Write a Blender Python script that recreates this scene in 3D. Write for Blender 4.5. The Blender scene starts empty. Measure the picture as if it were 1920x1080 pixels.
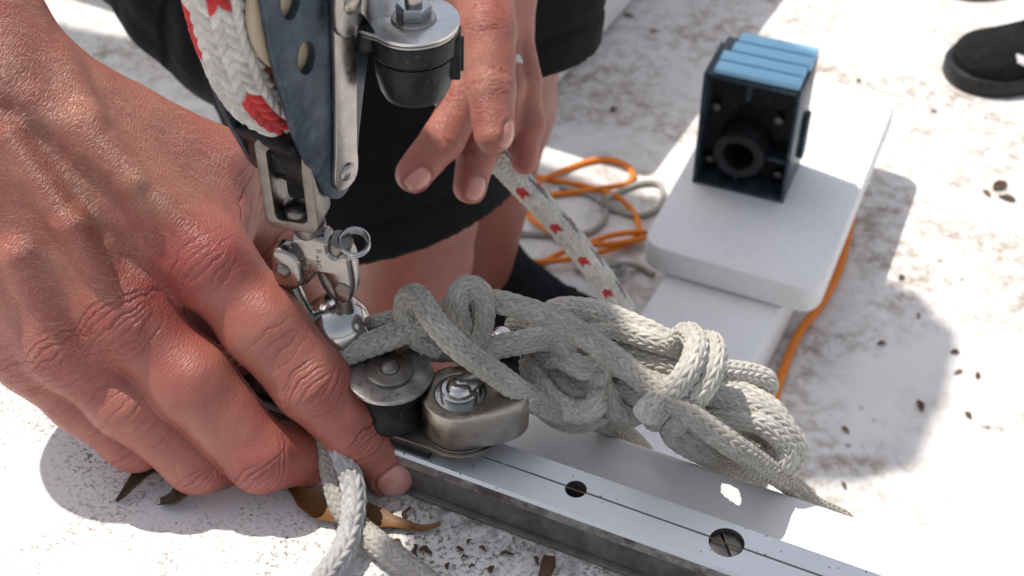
import bpy, bmesh, math, random
import numpy as np
from mathutils import Vector, Matrix
random.seed(7); RNG = np.random.default_rng(7)
scene = bpy.context.scene
FASTGEO = False

# ------------------------------------------------------------------ camera
PITCH = math.radians(42); FPX = 2600.0; CAM = np.array([0, 0, .32])
AR = np.array([1., 0, 0]); AF = np.array([0, math.cos(PITCH), -math.sin(PITCH)]); AU = np.array([0, math.sin(PITCH), math.cos(PITCH)])
cam_d = bpy.data.cameras.new('camera'); cam = bpy.data.objects.new('camera', cam_d); scene.collection.objects.link(cam)
cam.location = CAM; cam.rotation_euler = (math.pi/2 - PITCH, 0, 0)
cam_d.sensor_width = 36; cam_d.lens = FPX/1920*36; cam_d.clip_start = .02; cam_d.clip_end = 200
cam_d.dof.use_dof = True; cam_d.dof.focus_distance = .393; cam_d.dof.aperture_fstop = 29
scene.camera = cam
# ------------------------------------------------------------------ light
SUN_AZ = math.radians(146); SUN_EL = math.radians(64)      # azimuth of the sun, counter-clockwise from +X
SUN = np.array([math.cos(SUN_AZ)*math.cos(SUN_EL), math.sin(SUN_AZ)*math.cos(SUN_EL), math.sin(SUN_EL)])
world = bpy.data.worlds.new('World'); scene.world = world; world.use_nodes = True
wn = world.node_tree.nodes; wl = world.node_tree.links
sky = wn.new('ShaderNodeTexSky'); sky.sky_type = 'NISHITA'; sky.sun_disc = False
sky.sun_elevation = SUN_EL; sky.sun_rotation = math.pi/2 - SUN_AZ
sky.air_density = 1.0; sky.dust_density = 2.0
hs = wn.new('ShaderNodeHueSaturation'); hs.inputs['Saturation'].default_value = .45; wl.new(sky.outputs[0], hs.inputs['Color']); wl.new(hs.outputs[0], wn['Background'].inputs[0]); wn['Background'].inputs[1].default_value = .15
sun_d = bpy.data.lights.new('sun', 'SUN'); sun_d.energy = 3.8; sun_d.angle = math.radians(.53); sun_d.color = (1, .95, .88)
sun = bpy.data.objects.new('sun', sun_d); scene.collection.objects.link(sun)
sun.rotation_euler = Vector(SUN).to_track_quat('Z', 'Y').to_euler()
sun.location = SUN*5
scene.view_settings.view_transform = 'Standard'; scene.view_settings.look = 'None'
scene.view_settings.exposure = .30; scene.view_settings.gamma = 1

# ------------------------------------------------------------------ helpers
def W(px, py, d): return CAM + d*(AF + (px-960)/FPX*AR - (py-540)/FPX*AU)
def onz(px, py, z):
    r = AF + (px-960)/FPX*AR - (py-540)/FPX*AU
    return CAM + r*((z-CAM[2])/r[2])
def unit(v): v = np.asarray(v, float); return v/np.linalg.norm(v)

def link(o, parent=None, label=None, cat=None, group=None, kind=None):
    scene.collection.objects.link(o)
    if parent is not None: o.parent = parent
    for k, v in (('label', label), ('category', cat), ('group', group), ('kind', kind)):
        if v: o[k] = v
    return o
def empty(name, loc, label, cat, group=None):
    o = bpy.data.objects.new(name, None); o.empty_display_size = .01
    link(o, None, label, cat, group); o.location = Vector(loc)
    return o
def mobj(name, V, Fc, mat, parent=None, smooth=True, **kw):
    """mesh from world coordinates; when parented, coordinates become local to the (unrotated) parent chain"""
    V = np.asarray(V, float)
    off = np.zeros(3); p = parent
    while p is not None: off += np.array(p.location); p = p.parent
    if parent is None:
        org = np.array([V[:, 0].mean(), V[:, 1].mean(), V[:, 2].min()])
    else: org = off
    me = bpy.data.meshes.new(name)
    if isinstance(Fc, np.ndarray):
        n = len(Fc); k = Fc.shape[1]
        me.vertices.add(len(V)); me.vertices.foreach_set('co', (V-org).astype(np.float32).ravel())
        me.loops.add(n*k); me.loops.foreach_set('vertex_index', Fc.astype(np.int32).ravel())
        me.polygons.add(n); me.polygons.foreach_set('loop_start', np.arange(0, n*k, k, dtype=np.int32))
        me.update(calc_edges=True); me.validate()
    else:
        me.from_pydata((V-org).tolist(), [], Fc); me.update()
    if smooth: me.polygons.foreach_set('use_smooth', [True]*len(me.polygons))
    me.materials.append(mat)
    o = bpy.data.objects.new(name, me)
    link(o, parent, **kw)
    if parent is None: o.location = Vector(org)
    return o
def attr(o, name, data, typ='FLOAT'):
    a = o.data.attributes.new(name, typ, 'POINT')
    if typ == 'FLOAT': a.data.foreach_set('value', np.asarray(data, np.float32))
    elif typ == 'FLOAT_VECTOR': a.data.foreach_set('vector', np.asarray(data, np.float32).ravel())
    else:
        c = np.ones((len(data), 4), np.float32); c[:, :3] = data; a.data.foreach_set('color', c.ravel())
def sharp(o, deg=35):
    o.data.set_sharp_from_angle(angle=math.radians(deg))

class MB:
    def __init__(s): s.v = []; s.f = []
    def add(s, V, Fc):
        b = len(s.v); s.v += [tuple(x) for x in V]; s.f += [tuple(i+b for i in f) for f in Fc]
    def build(s, name, mat, parent=None, deg=35, **kw):
        o = mobj(name, np.array(s.v), s.f, mat, parent, True, **kw)
        bm = bmesh.new(); bm.from_mesh(o.data); bmesh.ops.remove_doubles(bm, verts=bm.verts, dist=2e-6); bmesh.ops.recalc_face_normals(bm, faces=bm.faces); bm.to_mesh(o.data); bm.free()
        sharp(o, deg); return o
class Frame:
    """local frame in mm: origin o (m), axes"""
    def __init__(s, o, x, y, z): s.o = np.asarray(o, float); s.m = np.array([x, y, z], float)*.001
    def __call__(s, P): return s.o + np.asarray(P, float)@s.m
    def sub(s, p, rot=None):
        f = Frame(s(p), *s.m*1000)
        if rot is not None: f.m = np.array(rot)@f.m
        return f
def axframe(o, z, x=(1, 0, 0.001)):
    z = unit(z); y = unit(np.cross(z, x)); x = np.cross(y, z); return Frame(o, x, y, z)
def lathe(prof, n=40, fr=None, a0=0, a1=2*math.pi):
    full = abs(a1-a0) > 6.28; m = n if full else n+1
    V = []; Fc = []
    for r, z in prof:
        for j in range(m):
            a = a0+(a1-a0)*j/n; V.append((r*math.cos(a), r*math.sin(a), z))
    for i in range(len(prof)-1):
        for j in range(n):
            k = (j+1) % m if full else j+1
            Fc.append((i*m+j, i*m+k, (i+1)*m+k, (i+1)*m+j))
    V = np.array(V)
    return (fr(V) if fr else V), Fc
def bevbox(x0, x1, y0, y1, z0, z1, bev, fr=None, seg=2):
    bm = bmesh.new(); bmesh.ops.create_cube(bm, size=1)
    for v in bm.verts:
        v.co = Vector(((x0+x1)/2+v.co.x*(x1-x0), (y0+y1)/2+v.co.y*(y1-y0), (z0+z1)/2+v.co.z*(z1-z0)))
    if bev: bmesh.ops.bevel(bm, geom=bm.edges[:], offset=bev, segments=seg, affect='EDGES', profile=.5)
    bm.verts.index_update()
    V = np.array([v.co[:] for v in bm.verts]); Fc = [tuple(v.index for v in f.verts) for f in bm.faces]; bm.free()
    return (fr(V) if fr else V), Fc
def plate(outline, holes=(), th=1, bev=.2, fr=None, smoothcurve=False, cuts=None):
    """flat plate in local XY, thickness along Z from 0 to th"""
    cu = bpy.data.curves.new('tmp', 'CURVE'); cu.dimensions = '2D'; cu.fill_mode = 'BOTH'
    cu.extrude = max(th/2-bev, 0); cu.bevel_depth = bev; cu.bevel_resolution = 1
    for loop in [outline]+list(holes):
        sp = cu.splines.new('POLY'); sp.points.add(len(loop)-1)
        for p, q in zip(sp.points, loop): p.co = (q[0], q[1], 0, 1)
        sp.use_cyclic_u = True
    ob = bpy.data.objects.new('tmp', cu); me = ob.to_mesh()
    V = np.array([v.co[:] for v in me.vertices]); V[:, 2] += th/2
    Fc = [tuple(p.vertices) for p in me.polygons]
    ob.to_mesh_clear(); bpy.data.objects.remove(ob); bpy.data.curves.remove(cu)
    return (fr(V) if fr else V), Fc
def circ(cx, cy, rx, ry=None, n=28, rot=0):
    ry = ry or rx; c, s = math.cos(rot), math.sin(rot); out = []
    for i in range(n):
        a = 2*math.pi*i/n; x, y = rx*math.cos(a), ry*math.sin(a); out.append((cx+c*x-s*y, cy+s*x+c*y))
    return out
def spline(pts, step, closed=False):
    """Catmull-Rom through pts, resampled at an even step; extra columns are interpolated too"""
    P = np.asarray(pts, float); n = len(P)
    if closed: Q = np.vstack([P[-1], P, P[0], P[1]]); segs = n
    else: Q = np.vstack([2*P[0]-P[1], P, 2*P[-1]-P[-2]]); segs = n-1
    out = []
    for i in range(segs):
        a, b, c, d = Q[i:i+4]
        t = np.linspace(0, 1, 24, endpoint=False)[:, None]
        out.append(.5*((2*b)+(-a+c)*t+(2*a-5*b+4*c-d)*t*t+(-a+3*b-3*c+d)*t**3))
    out = np.vstack(out+[Q[-2 if not closed else -2][None] if not closed else P[0][None]])
    s = np.r_[0, np.cumsum(np.linalg.norm(np.diff(out[:, :3], axis=0), axis=1))]
    k = max(int(s[-1]/step), 3); u = np.linspace(0, s[-1], k+1)
    return np.stack([np.interp(u, s, out[:, j]) for j in range(out.shape[1])], 1), u
def frames(P):
    T = np.gradient(P, axis=0); T /= np.linalg.norm(T, axis=1)[:, None]
    n = np.cross(T[0], (0.3, .2, 1)); n /= np.linalg.norm(n); N = [n]
    for i in range(1, len(P)):
        n = n - T[i]*(n@T[i]); n /= np.linalg.norm(n); N.append(n)
    N = np.array(N); return T, N, np.cross(T, N)
def tube(pts, r, n=12, step=.001, closed=False, cap=True, flat=None):
    P, u = spline(pts, step, closed); rr = r if np.ndim(r) == 0 else None
    if P.shape[1] > 3: rad = P[:, 3]; P = P[:, :3]
    else: rad = np.full(len(P), r)
    T, N, B = frames(P); a = np.arange(n)/n*2*np.pi
    fx = flat or 1
    V = P[:, None]+rad[:, None, None]*(np.cos(a)[None, :, None]*N[:, None]*fx+np.sin(a)[None, :, None]*B[:, None])
    k = len(P); V = V.reshape(-1, 3); Fc = []
    for i in range(k-1):
        for j in range(n): Fc.append((i*n+j, i*n+(j+1) % n, (i+1)*n+(j+1) % n, (i+1)*n+j))
    if cap: Fc += [tuple(range(n))[::-1], tuple((k-1)*n+j for j in range(n))]
    return V, Fc
_tab = RNG.random(1 << 14)
def vnoise(P, scale, seed=0):
    Q = np.asarray(P)/scale+seed*17.3+1000; I = np.floor(Q).astype(np.int64); f = Q-I; f = f*f*(3-2*f); r = 0
    for dx in (0, 1):
        for dy in (0, 1):
            for dz in (0, 1):
                h = ((I[:, 0]+dx)*7381+(I[:, 1]+dy)*19349+(I[:, 2]+dz)*83492+seed*131) & ((1 << 14)-1)
                r = r+_tab[h]*(f[:, 0] if dx else 1-f[:, 0])*(f[:, 1] if dy else 1-f[:, 1])*(f[:, 2] if dz else 1-f[:, 2])
    return r*2-1

# ------------------------------------------------------------------ materials
def mat(name, col=(.5, .5, .5), rough=.5, metal=0, build=None, **kw):
    m = bpy.data.materials.new(name); m.use_nodes = True; nt = m.node_tree; b = nt.nodes['Principled BSDF']
    b.inputs['Base Color'].default_value = (*col, 1); b.inputs['Roughness'].default_value = rough; b.inputs['Metallic'].default_value = metal
    for k, v in kw.items(): b.inputs[k.replace('_', ' ')].default_value = v
    if build: build(NT(nt), b)
    return m
class NT:
    def __init__(s, nt): s.nt = nt; s.c = s.n('ShaderNodeTexCoord').outputs['Object']
    def n(s, t, **kw):
        x = s.nt.nodes.new(t)
        for k, v in kw.items():
            if hasattr(x, k): setattr(x, k, v)
            else: s.set(x.inputs[k], v)
        return x
    def set(s, i, v):
        if isinstance(v, bpy.types.NodeSocket): s.nt.links.new(v, i)
        else: i.default_value = v
    def noise(s, scale, detail=4, rough=.55, vec=None, dist=0):
        x = s.n('ShaderNodeTexNoise', Scale=scale, Detail=detail, Roughness=rough, Distortion=dist); s.set(x.inputs['Vector'], vec or s.c); return x.outputs['Fac']
    def ramp(s, fac, stops):
        x = s.n('ShaderNodeValToRGB'); s.set(x.inputs[0], fac); e = x.color_ramp.elements
        while len(e) < len(stops): e.new(.5)
        for q, (p, c) in zip(e, stops): q.position = p; q.color = (*c, 1) if len(np.shape(c)) else (c, c, c, 1)
        return x.outputs[0]
    def mix(s, fac, a, b, mode='MIX'):
        x = s.n('ShaderNodeMix', data_type='RGBA', blend_type=mode)
        s.set(x.inputs[0], fac); s.set(x.inputs[6], a if isinstance(a, bpy.types.NodeSocket) else (*a, 1)); s.set(x.inputs[7], b if isinstance(b, bpy.types.NodeSocket) else (*b, 1)); return x.outputs[2]
    def math(s, op, a, b=0, clamp=False):
        x = s.n('ShaderNodeMath', operation=op); x.use_clamp = clamp; s.set(x.inputs[0], a); s.set(x.inputs[1], b); return x.outputs[0]
    def bump(s, b, h, strength=.3, dist=.001, prev=None):
        x = s.n('ShaderNodeBump', Strength=strength, Distance=dist); s.set(x.inputs['Height'], h)
        if prev: s.set(x.inputs['Normal'], prev)
        s.nt.links.new(x.outputs[0], b.inputs['Normal']); return x.outputs[0]
    def map(s, scale=(1, 1, 1), rot=(0, 0, 0), vec=None):
        x = s.n('ShaderNodeMapping'); x.inputs['Scale'].default_value = scale; x.inputs['Rotation'].default_value = rot; s.set(x.inputs[0], vec or s.c); return x.outputs[0]
    def attr(s, name, out='Fac'): return s.n('ShaderNodeAttribute', attribute_name=name).outputs[out]
    def vor(s, scale, feature='F1', vec=None, rnd=1):
        x = s.n('ShaderNodeTexVoronoi', feature=feature, Scale=scale, Randomness=rnd); s.set(x.inputs['Vector'], vec or s.c); return x.outputs['Distance']

def b_gel(t, b, speck=.5, base=(.72, .70, .68), line=None):
    """white gelcoat: pepper specks, brown smears"""
    c = t.mix(t.ramp(t.noise(14, 5), [(.35, 0), (.75, .25)]), base, (.66, .63, .60))
    zone = t.ramp(t.noise(24, 5, .6), [(.40, 0.05), (.60, 1)])
    fine = t.ramp(t.noise(620, 3, .7), [(.50, 0), (.62, 1)])
    xs_ = t.n('ShaderNodeSeparateXYZ'); t.set(xs_.inputs[0], t.c); fro = t.math('ADD', t.math('MULTIPLY', t.math('LESS_THAN', xs_.outputs[1], .008), .96), .04)
    f = t.math('MULTIPLY', t.math('MULTIPLY', t.math('MULTIPLY', zone, fine), .75*speck*1.4), fro)
    c = t.mix(f, c, (.15, .11, .075))
    sp = t.ramp(t.vor(330), [(.10, 1), (.17, 0)])
    gate = t.ramp(t.noise(90, 2), [(.52, 0), (.60, 1)])
    c = t.mix(t.math('MULTIPLY', t.math('MULTIPLY', t.math('MULTIPLY', sp, gate), .8), fro), c, (.09, .07, .05))
    if line: c = line(t, c)
    t.set(b.inputs['Base Color'], c); t.bump(b, t.noise(500, 3), .12, .0006)
def trackdirt(t, c):
    # dirt caught along the foot of the rail: distance to the rail's line, in the deck's own coordinates
    x = t.n('ShaderNodeSeparateXYZ'); t.set(x.inputs[0], t.c)
    d = t.math('MULTIPLY', x.outputs[1], -1.0)            # mm-scale distance in front of the rail (deck local y)
    near = t.math('SUBTRACT', 1, t.math('MULTIPLY', d, 42), True)
    near = t.math('POWER', near, 1.6)
    front = t.math('GREATER_THAN', d, 0)
    n = t.ramp(t.noise(170, 6, .72), [(.36, 0), (.62, 1)])
    f = t.math('MULTIPLY', t.math('MULTIPLY', n, near), front)
    return t.mix(t.math('MULTIPLY', f, .93), c, (.085, .065, .05))
def b_floor(t, b):
    c = t.mix(t.ramp(t.noise(5, 5), [(.4, 0), (.7, .45)]), (.76, .745, .725), (.62, .59, .55))
    sm = t.ramp(t.noise(6, 6, .65, dist=.6), [(.40, 0), (.59, 1)])
    fine = t.ramp(t.noise(60, 6, .75), [(.43, .08), (.60, 1)])
    c = t.mix(t.math('MULTIPLY', t.math('MULTIPLY', sm, fine), .72), c, (.20, .13, .07))
    # wispy scratches
    wv = t.n('ShaderNodeTexNoise', Scale=7, Detail=2); t.set(wv.inputs['Vector'], t.c)
    wisp = t.vor(9, 'DISTANCE_TO_EDGE', vec=t.mix(.22, t.c, wv.outputs['Color'], 'ADD'))
    wl_ = t.math('MULTIPLY', t.ramp(wisp, [(.008, 1), (.03, 0)]), t.ramp(t.noise(14, 4), [(.50, 0), (.64, .35)]))
    c = t.mix(wl_, c, (.30, .22, .13))
    sp = t.math('MULTIPLY', t.ramp(t.vor(70), [(.12, 1), (.2, 0)]), t.ramp(t.noise(16, 3), [(.55, 0), (.64, 1)]))
    c = t.mix(t.math('MULTIPLY', sp, .8), c, (.16, .09, .045))
    t.set(b.inputs['Base Color'], c); t.bump(b, t.noise(160, 4), .15, .001)
def b_steel(t, b, c0=(.27, .25, .235), c1=(.47, .45, .43), r0=.22, r1=.42, s=180, brush=None):
    n = t.noise(s, 6, .65); t.set(b.inputs['Base Color'], t.mix(n, c0, c1))
    n2 = t.noise(s*3, 4, .7, vec=t.map(brush) if brush else None)
    t.set(b.inputs['Roughness'], t.ramp(n2, [(.3, r0), (.75, r1)])); t.bump(b, n2, .10, .0003)
def b_rusty(t, b):
    n = t.ramp(t.noise(95, 6, .7), [(.55, 0), (.72, 1)])
    t.set(b.inputs['Base Color'], t.mix(n, (.58, .58, .58), (.22, .13, .07)))
    t.set(b.inputs['Metallic'], t.math('SUBTRACT', .95, t.math('MULTIPLY', n, .6)))
    t.set(b.inputs['Roughness'], t.ramp(t.noise(600, 3), [(.3, .24), (.7, .42)])); t.bump(b, t.noise(500, 4), .12, .0003)
def b_rope(t, b):
    c = t.attr('tint', 'Color'); n = t.noise(900, 3, .7, vec=None)
    big = t.ramp(t.noise(45, 3), [(.35, .78), (.7, 1.08)])
    c = t.mix(1, c, t.ramp(n, [(.2, .72), (.8, 1.12)]), 'MULTIPLY'); c = t.mix(1, c, big, 'MULTIPLY')
    t.set(b.inputs['Base Color'], c); t.bump(b, t.noise(2600, 3, .7), .5, .0004)
def b_skin(t, b):
    c = t.attr('tint', 'Color')
    mot = t.noise(120, 5, .65)
    c = t.mix(t.ramp(mot, [(.4, 0), (.68, .40)]), c, t.mix(1, c, (.92, .60, .58), 'MULTIPLY'))
    c = t.mix(t.ramp(t.noise(55, 4, .6), [(.5, 0), (.72, .35)]), c, t.mix(1, c, (1.03, 1.22, 1.10), 'MULTIPLY'))
    nail = t.attr('nail'); cr = t.attr('coarse')
    t.set(b.inputs['Base Color'], c)
    # skin relief: stretched cells crossing the hand, plus fine pores
    wv = t.n('ShaderNodeTexNoise', Scale=150, Detail=3); t.set(wv.inputs['Vector'], t.c)
    v0 = t.attr('skinco', 'Vector')
    vw = t.mix(.35, v0, wv.outputs['Color'], 'ADD')
    e1 = t.ramp(t.vor(1.0, 'DISTANCE_TO_EDGE', vec=vw), [(0, 0), (.13, 1)])
    e2 = t.ramp(t.vor(2.1, 'DISTANCE_TO_EDGE', vec=vw), [(0, 0), (.20, 1)])
    h = t.math('ADD', t.math('MULTIPLY', e1, .65), t.math('MULTIPLY', e2, .35))
    h = t.math('MULTIPLY', h, cr)
    h = t.math('ADD', h, t.math('MULTIPLY', t.noise(2500, 3), .12))
    h = t.math('MULTIPLY', h, t.math('SUBTRACT', 1, nail))
    t.bump(b, h, .7, .0004)
    t.set(b.inputs['Roughness'], t.math('SUBTRACT', .42, t.math('MULTIPLY', nail, .22)))
    b.inputs['Subsurface Weight'].default_value = .35; b.inputs['Subsurface Radius'].default_value = (1, .35, .18); b.inputs['Subsurface Scale'].default_value = .0022
    b.inputs['Specular IOR Level'].default_value = .5
def b_cloth(t, b):
    n = t.noise(30, 4); t.set(b.inputs['Base Color'], t.mix(n, (.006, .006, .0075), (.013, .012, .014)))
    b.inputs['Specular IOR Level'].default_value = .12; p_ = t.bump(b, t.noise(28, 4, .6, vec=t.map((1, 1, 2.2), (.4, .2, .5))), .55, .006); t.bump(b, t.noise(1400, 2), .25, .0004, p_)
def b_black(t, b, c0=(.006, .007, .008), c1=(.026, .027, .029)):
    n = t.ramp(t.noise(140, 6, .7), [(.45, 0), (.75, 1)])
    scr = t.ramp(t.noise(300, 3, .6, vec=t.map((1, 9, 1), (.3, .5, .8))), [(.60, 0), (.68, .6)])
    c = t.mix(n, c0, c1); c = t.mix(t.math('MULTIPLY', scr, .6), c, (.10, .105, .11)); t.set(b.inputs['Base Color'], c)
    b.inputs['Specular IOR Level'].default_value = .25; t.set(b.inputs['Roughness'], t.ramp(n, [(0, .34), (1, .6)])); t.bump(b, t.noise(900, 3), .1, .0003)
def b_alu(t, b):
    scr = t.ramp(t.noise(220, 4, .75, vec=t.map((1, 5, 5), (0, 0, -.42))), [(.60, 0), (.70, 1)])
    pit = t.math('MULTIPLY', t.ramp(t.vor(420), [(.10, 1), (.2, 0)]), t.ramp(t.noise(120, 3), [(.50, 0), (.58, 1)]))
    c = t.mix(t.noise(60, 5), (.60, .61, .63), (.70, .71, .73)); c = t.mix(t.math('MULTIPLY', scr, .25), c, (.35, .33, .31))
    c = t.mix(t.math('MULTIPLY', pit, .85), c, (.10, .08, .07)); t.set(b.inputs['Base Color'], c)
    t.set(b.inputs['Metallic'], .55); t.set(b.inputs['Roughness'], t.ramp(t.noise(500, 4), [(.3, .36), (.7, .52)])); t.bump(b, scr, .08, .0003)
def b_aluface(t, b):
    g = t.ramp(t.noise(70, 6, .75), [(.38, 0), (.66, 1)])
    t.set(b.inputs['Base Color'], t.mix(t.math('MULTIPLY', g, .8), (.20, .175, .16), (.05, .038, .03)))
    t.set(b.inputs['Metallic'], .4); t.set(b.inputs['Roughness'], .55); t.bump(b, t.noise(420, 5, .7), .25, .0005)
def b_brass(t, b):
    n = t.noise(260, 6, .7); t.set(b.inputs['Base Color'], t.mix(n, (.27, .24, .20), (.52, .475, .41)))
    t.set(b.inputs['Roughness'], t.ramp(n, [(.3, .14), (.7, .32)])); t.bump(b, t.noise(1500, 4, .7), .35, .0003)
def b_blue(t, b):
    n = t.noise(160, 5, .7); t.set(b.inputs['Base Color'], t.mix(n, (.24, .56, .82), (.38, .68, .88))); t.bump(b, n, .2, .0005)
def b_granite(t, b):
    n = t.ramp(t.noise(230, 4, .7), [(.54, 0), (.7, .4)]); t.set(b.inputs['Base Color'], t.mix(n, (.82, .82, .82), (.50, .50, .52))); t.bump(b, t.noise(400, 3), .1, .0006)
def b_leaf(t, b, c0=(.035, .017, .008), c1=(.11, .052, .02)):
    n = t.noise(140, 5, .7); t.set(b.inputs['Base Color'], t.mix(n, c0, c1)); t.bump(b, t.noise(500, 4), .4, .0006)
def b_orange(t, b):
    t.set(b.inputs['Base Color'], t.mix(t.noise(60, 3), (.72, .17, .006), (.85, .25, .01))); t.bump(b, t.noise(900, 3), .4, .0008)
M = {}
M['deck'] = mat('white_gelcoat', rough=.42, build=lambda t, b: b_gel(t, b, .95, line=trackdirt))
M['floor'] = mat('cockpit_white', rough=.5, build=b_floor)
M['tank'] = mat('grey_nonskid', (.46, .46, .47), .6, build=lambda t, b: (t.set(b.inputs['Base Color'], t.mix(t.noise(30, 4), (.44, .44, .45), (.50, .50, .51))), t.bump(b, t.noise(400, 3), .15, .001)))
M['wall'] = mat('white_wall', (.78, .77, .76), .5, build=lambda t, b: t.set(b.inputs['Base Color'], t.mix(t.ramp(t.noise(18, 5), [(.5, 0), (.8, .5)]), (.79, .78, .77), (.55, .52, .48))))
M['steel'] = mat('stainless_steel', rough=.3, metal=1, build=b_steel)
M['polish'] = mat('polished_steel', rough=.15, metal=1, build=lambda t, b: b_steel(t, b, (.40, .39, .38), (.55, .54, .53), .10, .24))
M['pewter'] = mat('worn_pewter_steel', rough=.3, metal=1, build=lambda t, b: b_steel(t, b, (.20, .19, .175), (.40, .375, .35), .10, .30, 220))
M['dsteel'] = mat('weathered_steel', rough=.4, metal=1, build=lambda t, b: b_steel(t, b, (.11, .10, .09), (.29, .265, .24), .28, .5, 240))
M['rusty'] = mat('rust_stained_steel', rough=.3, metal=.95, build=b_rusty)
M['brass'] = mat('worn_bronze', rough=.4, metal=1, build=b_brass)
M['black'] = mat('black_plastic', rough=.45, build=b_black)
M['cheek'] = mat('blue_black_alloy', rough=.35, metal=.35, build=lambda t, b: b_black(t, b, (.035, .052, .070), (.11, .145, .175)))
M['sheave'] = mat('cream_sheave', (.52, .42, .28), .45, build=lambda t, b: t.set(b.inputs['Base Color'], t.mix(t.noise(90, 4), (.56, .47, .33), (.40, .31, .20))))
M['rope'] = mat('braided_rope', rough=.85, build=b_rope, Sheen_Weight=.08)
M['fuzz'] = mat('rope_fuzz', (.62, .59, .54), .9)
M['alu'] = mat('anodised_aluminium', rough=.4, metal=.5, build=b_alu)
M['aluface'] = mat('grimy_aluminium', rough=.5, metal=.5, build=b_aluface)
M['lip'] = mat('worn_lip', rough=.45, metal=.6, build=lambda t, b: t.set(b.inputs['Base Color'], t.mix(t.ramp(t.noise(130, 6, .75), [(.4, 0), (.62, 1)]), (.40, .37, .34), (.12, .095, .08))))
M['shoe'] = mat('black_shoe_mesh', rough=.85, Specular_IOR_Level=.12, build=lambda t, b: (t.set(b.inputs['Base Color'], t.mix(t.noise(60, 4), (.005, .005, .006), (.018, .019, .021))), t.bump(b, t.vor(160), .8, .002)))
M['hole'] = mat('hole_shade', (.02, .018, .016), .8, build=lambda t, b: t.set(b.inputs['Base Color'], t.mix(t.noise(300), (.015, .013, .012), (.04, .035, .03))))  # near-black colour stands in for the shade inside the drilled holes
M['skin'] = mat('skin', rough=.45, build=b_skin)
M['cloth'] = mat('black_cloth', rough=.85, build=b_cloth)
M['rubber'] = mat('black_rubber', rough=.6, build=lambda t, b: b_black(t, b, (.012, .012, .014), (.035, .036, .04)))
M['blue'] = mat('sky_blue_plastic', rough=.5, build=b_blue)
M['granite'] = mat('speckled_white_composite', rough=.5, build=b_granite)
M['leaf'] = mat('dead_leaf', rough=.7, build=b_leaf)
M['leafy'] = mat('golden_dead_leaf', rough=.6, build=lambda t, b: b_leaf(t, b, (.10, .042, .012), (.22, .10, .025)))
M['orange'] = mat('orange_cord', rough=.6, build=b_orange)
M['greycord'] = mat('grey_cord', rough=.85, build=lambda t, b: (t.set(b.inputs['Base Color'], t.mix(t.noise(80, 4), (.28, .27, .24), (.44, .42, .38))), t.bump(b, t.noise(700, 3), .5, .001)))
M['white'] = mat('white_print', (.8, .78, .8), .5, build=lambda t, b: t.set(b.inputs['Base Color'], t.mix(t.noise(40), (.82, .8, .82), (.7, .68, .7))))
M['hair'] = mat('brown_hair', (.06, .04, .025), .7, build=lambda t, b: t.set(b.inputs['Base Color'], t.mix(t.noise(200), (.04, .025, .015), (.09, .06, .04))))
M['blond'] = mat('pale_hair', (.55, .38, .24), .4, build=lambda t, b: t.set(b.inputs['Base Color'], t.mix(t.noise(300), (.50, .33, .20), (.62, .45, .30))))
M['rust'] = mat('brown_fibre', (.10, .06, .03), .8, build=lambda t, b: t.set(b.inputs['Base Color'], t.mix(t.noise(400), (.06, .035, .02), (.16, .10, .05))))

# ------------------------------------------------------------------ the setting
ZT = .016                                                   # rail top above the bridge deck (z = 0)
FLOOR = -.52
A0 = onz(787, 864, ZT); A1 = onz(1350, 1067, ZT)
TX = unit(A1-A0); TN = np.array([-TX[1], TX[0], 0]);        # along the rail, and away from the camera
RAIL = Frame([A0[0], A0[1], 0], TX, TN, (0, 0, 1))          # mm frame: x along the rail from A0, y from its front edge
def rail_xy(p): q = (np.asarray(p)-RAIL.o)*1000; return q@TX, q@TN
YB = rail_xy(onz(1400, 892, 0))[1]                          # back edge of the bridge deck
def deck():
    bm = bmesh.new()
    xs = np.linspace(-900, 900, 37); prof = [(-700, -60), (-700, 0)]
    prof += [(y, 0) for y in (-400, -200, -100, -40, 0, 16)]
    r = 4
    prof += [(YB-r+r*math.sin(a), -r+r*math.cos(a)) for a in np.linspace(0, math.pi/2, 7)]
    prof += [(YB, -60)]
    return xs, prof
xs, prof = deck()
V = [(x, y, z) for x in xs for y, z in prof]; k = len(prof); Fc = []
for i in range(len(xs)-1):
    for j in range(k): Fc.append((i*k+j, i*k+(j+1) % k, (i+1)*k+(j+1) % k, (i+1)*k+j))
me = bpy.data.meshes.new('bridge_deck'); me.from_pydata((np.array(V)*.001).tolist(), [], [f[::-1] for f in Fc]); me.update()
me.materials.append(M['deck']); o = bpy.data.objects.new('bridge_deck', me); link(o, kind='structure')
o.location = Vector(RAIL.o); o.rotation_euler.z = math.atan2(TX[1], TX[0]); o.data.polygons.foreach_set('use_smooth', [True]*len(me.polygons)); sharp(o, 40)
bm_v, bm_f = bevbox(-900, 900, YB-34, YB-12, -520, -60.5, 0, RAIL)
mobj('bridge_bulkhead', bm_v, bm_f, M['wall'], None, False, kind='structure')
fl = 6.0
mobj('cockpit_floor', np.array([(-fl, -2, FLOOR), (fl, -2, FLOOR), (fl, 12, FLOOR), (-fl, 12, FLOOR)]), [(0, 1, 2, 3)], M['floor'], None, False, kind='structure')
# side tank the person sits on; its foot shows beside the shorts
q0 = onz(1190, 10, FLOOR); q1 = onz(1106, 104, FLOOR); dq = unit(q0-q1)
tk = Frame(q1 - dq*.16, dq, (-dq[1], dq[0], 0), (0, 0, 1))
tv, tf = bevbox(0, 3000, 0, 1600, .5, (-.20-FLOOR)*1000, 14, tk, 3)
o = mobj('side_tank', tv, tf, M['wall'], None, True, kind='structure'); sharp(o, 40)

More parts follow.
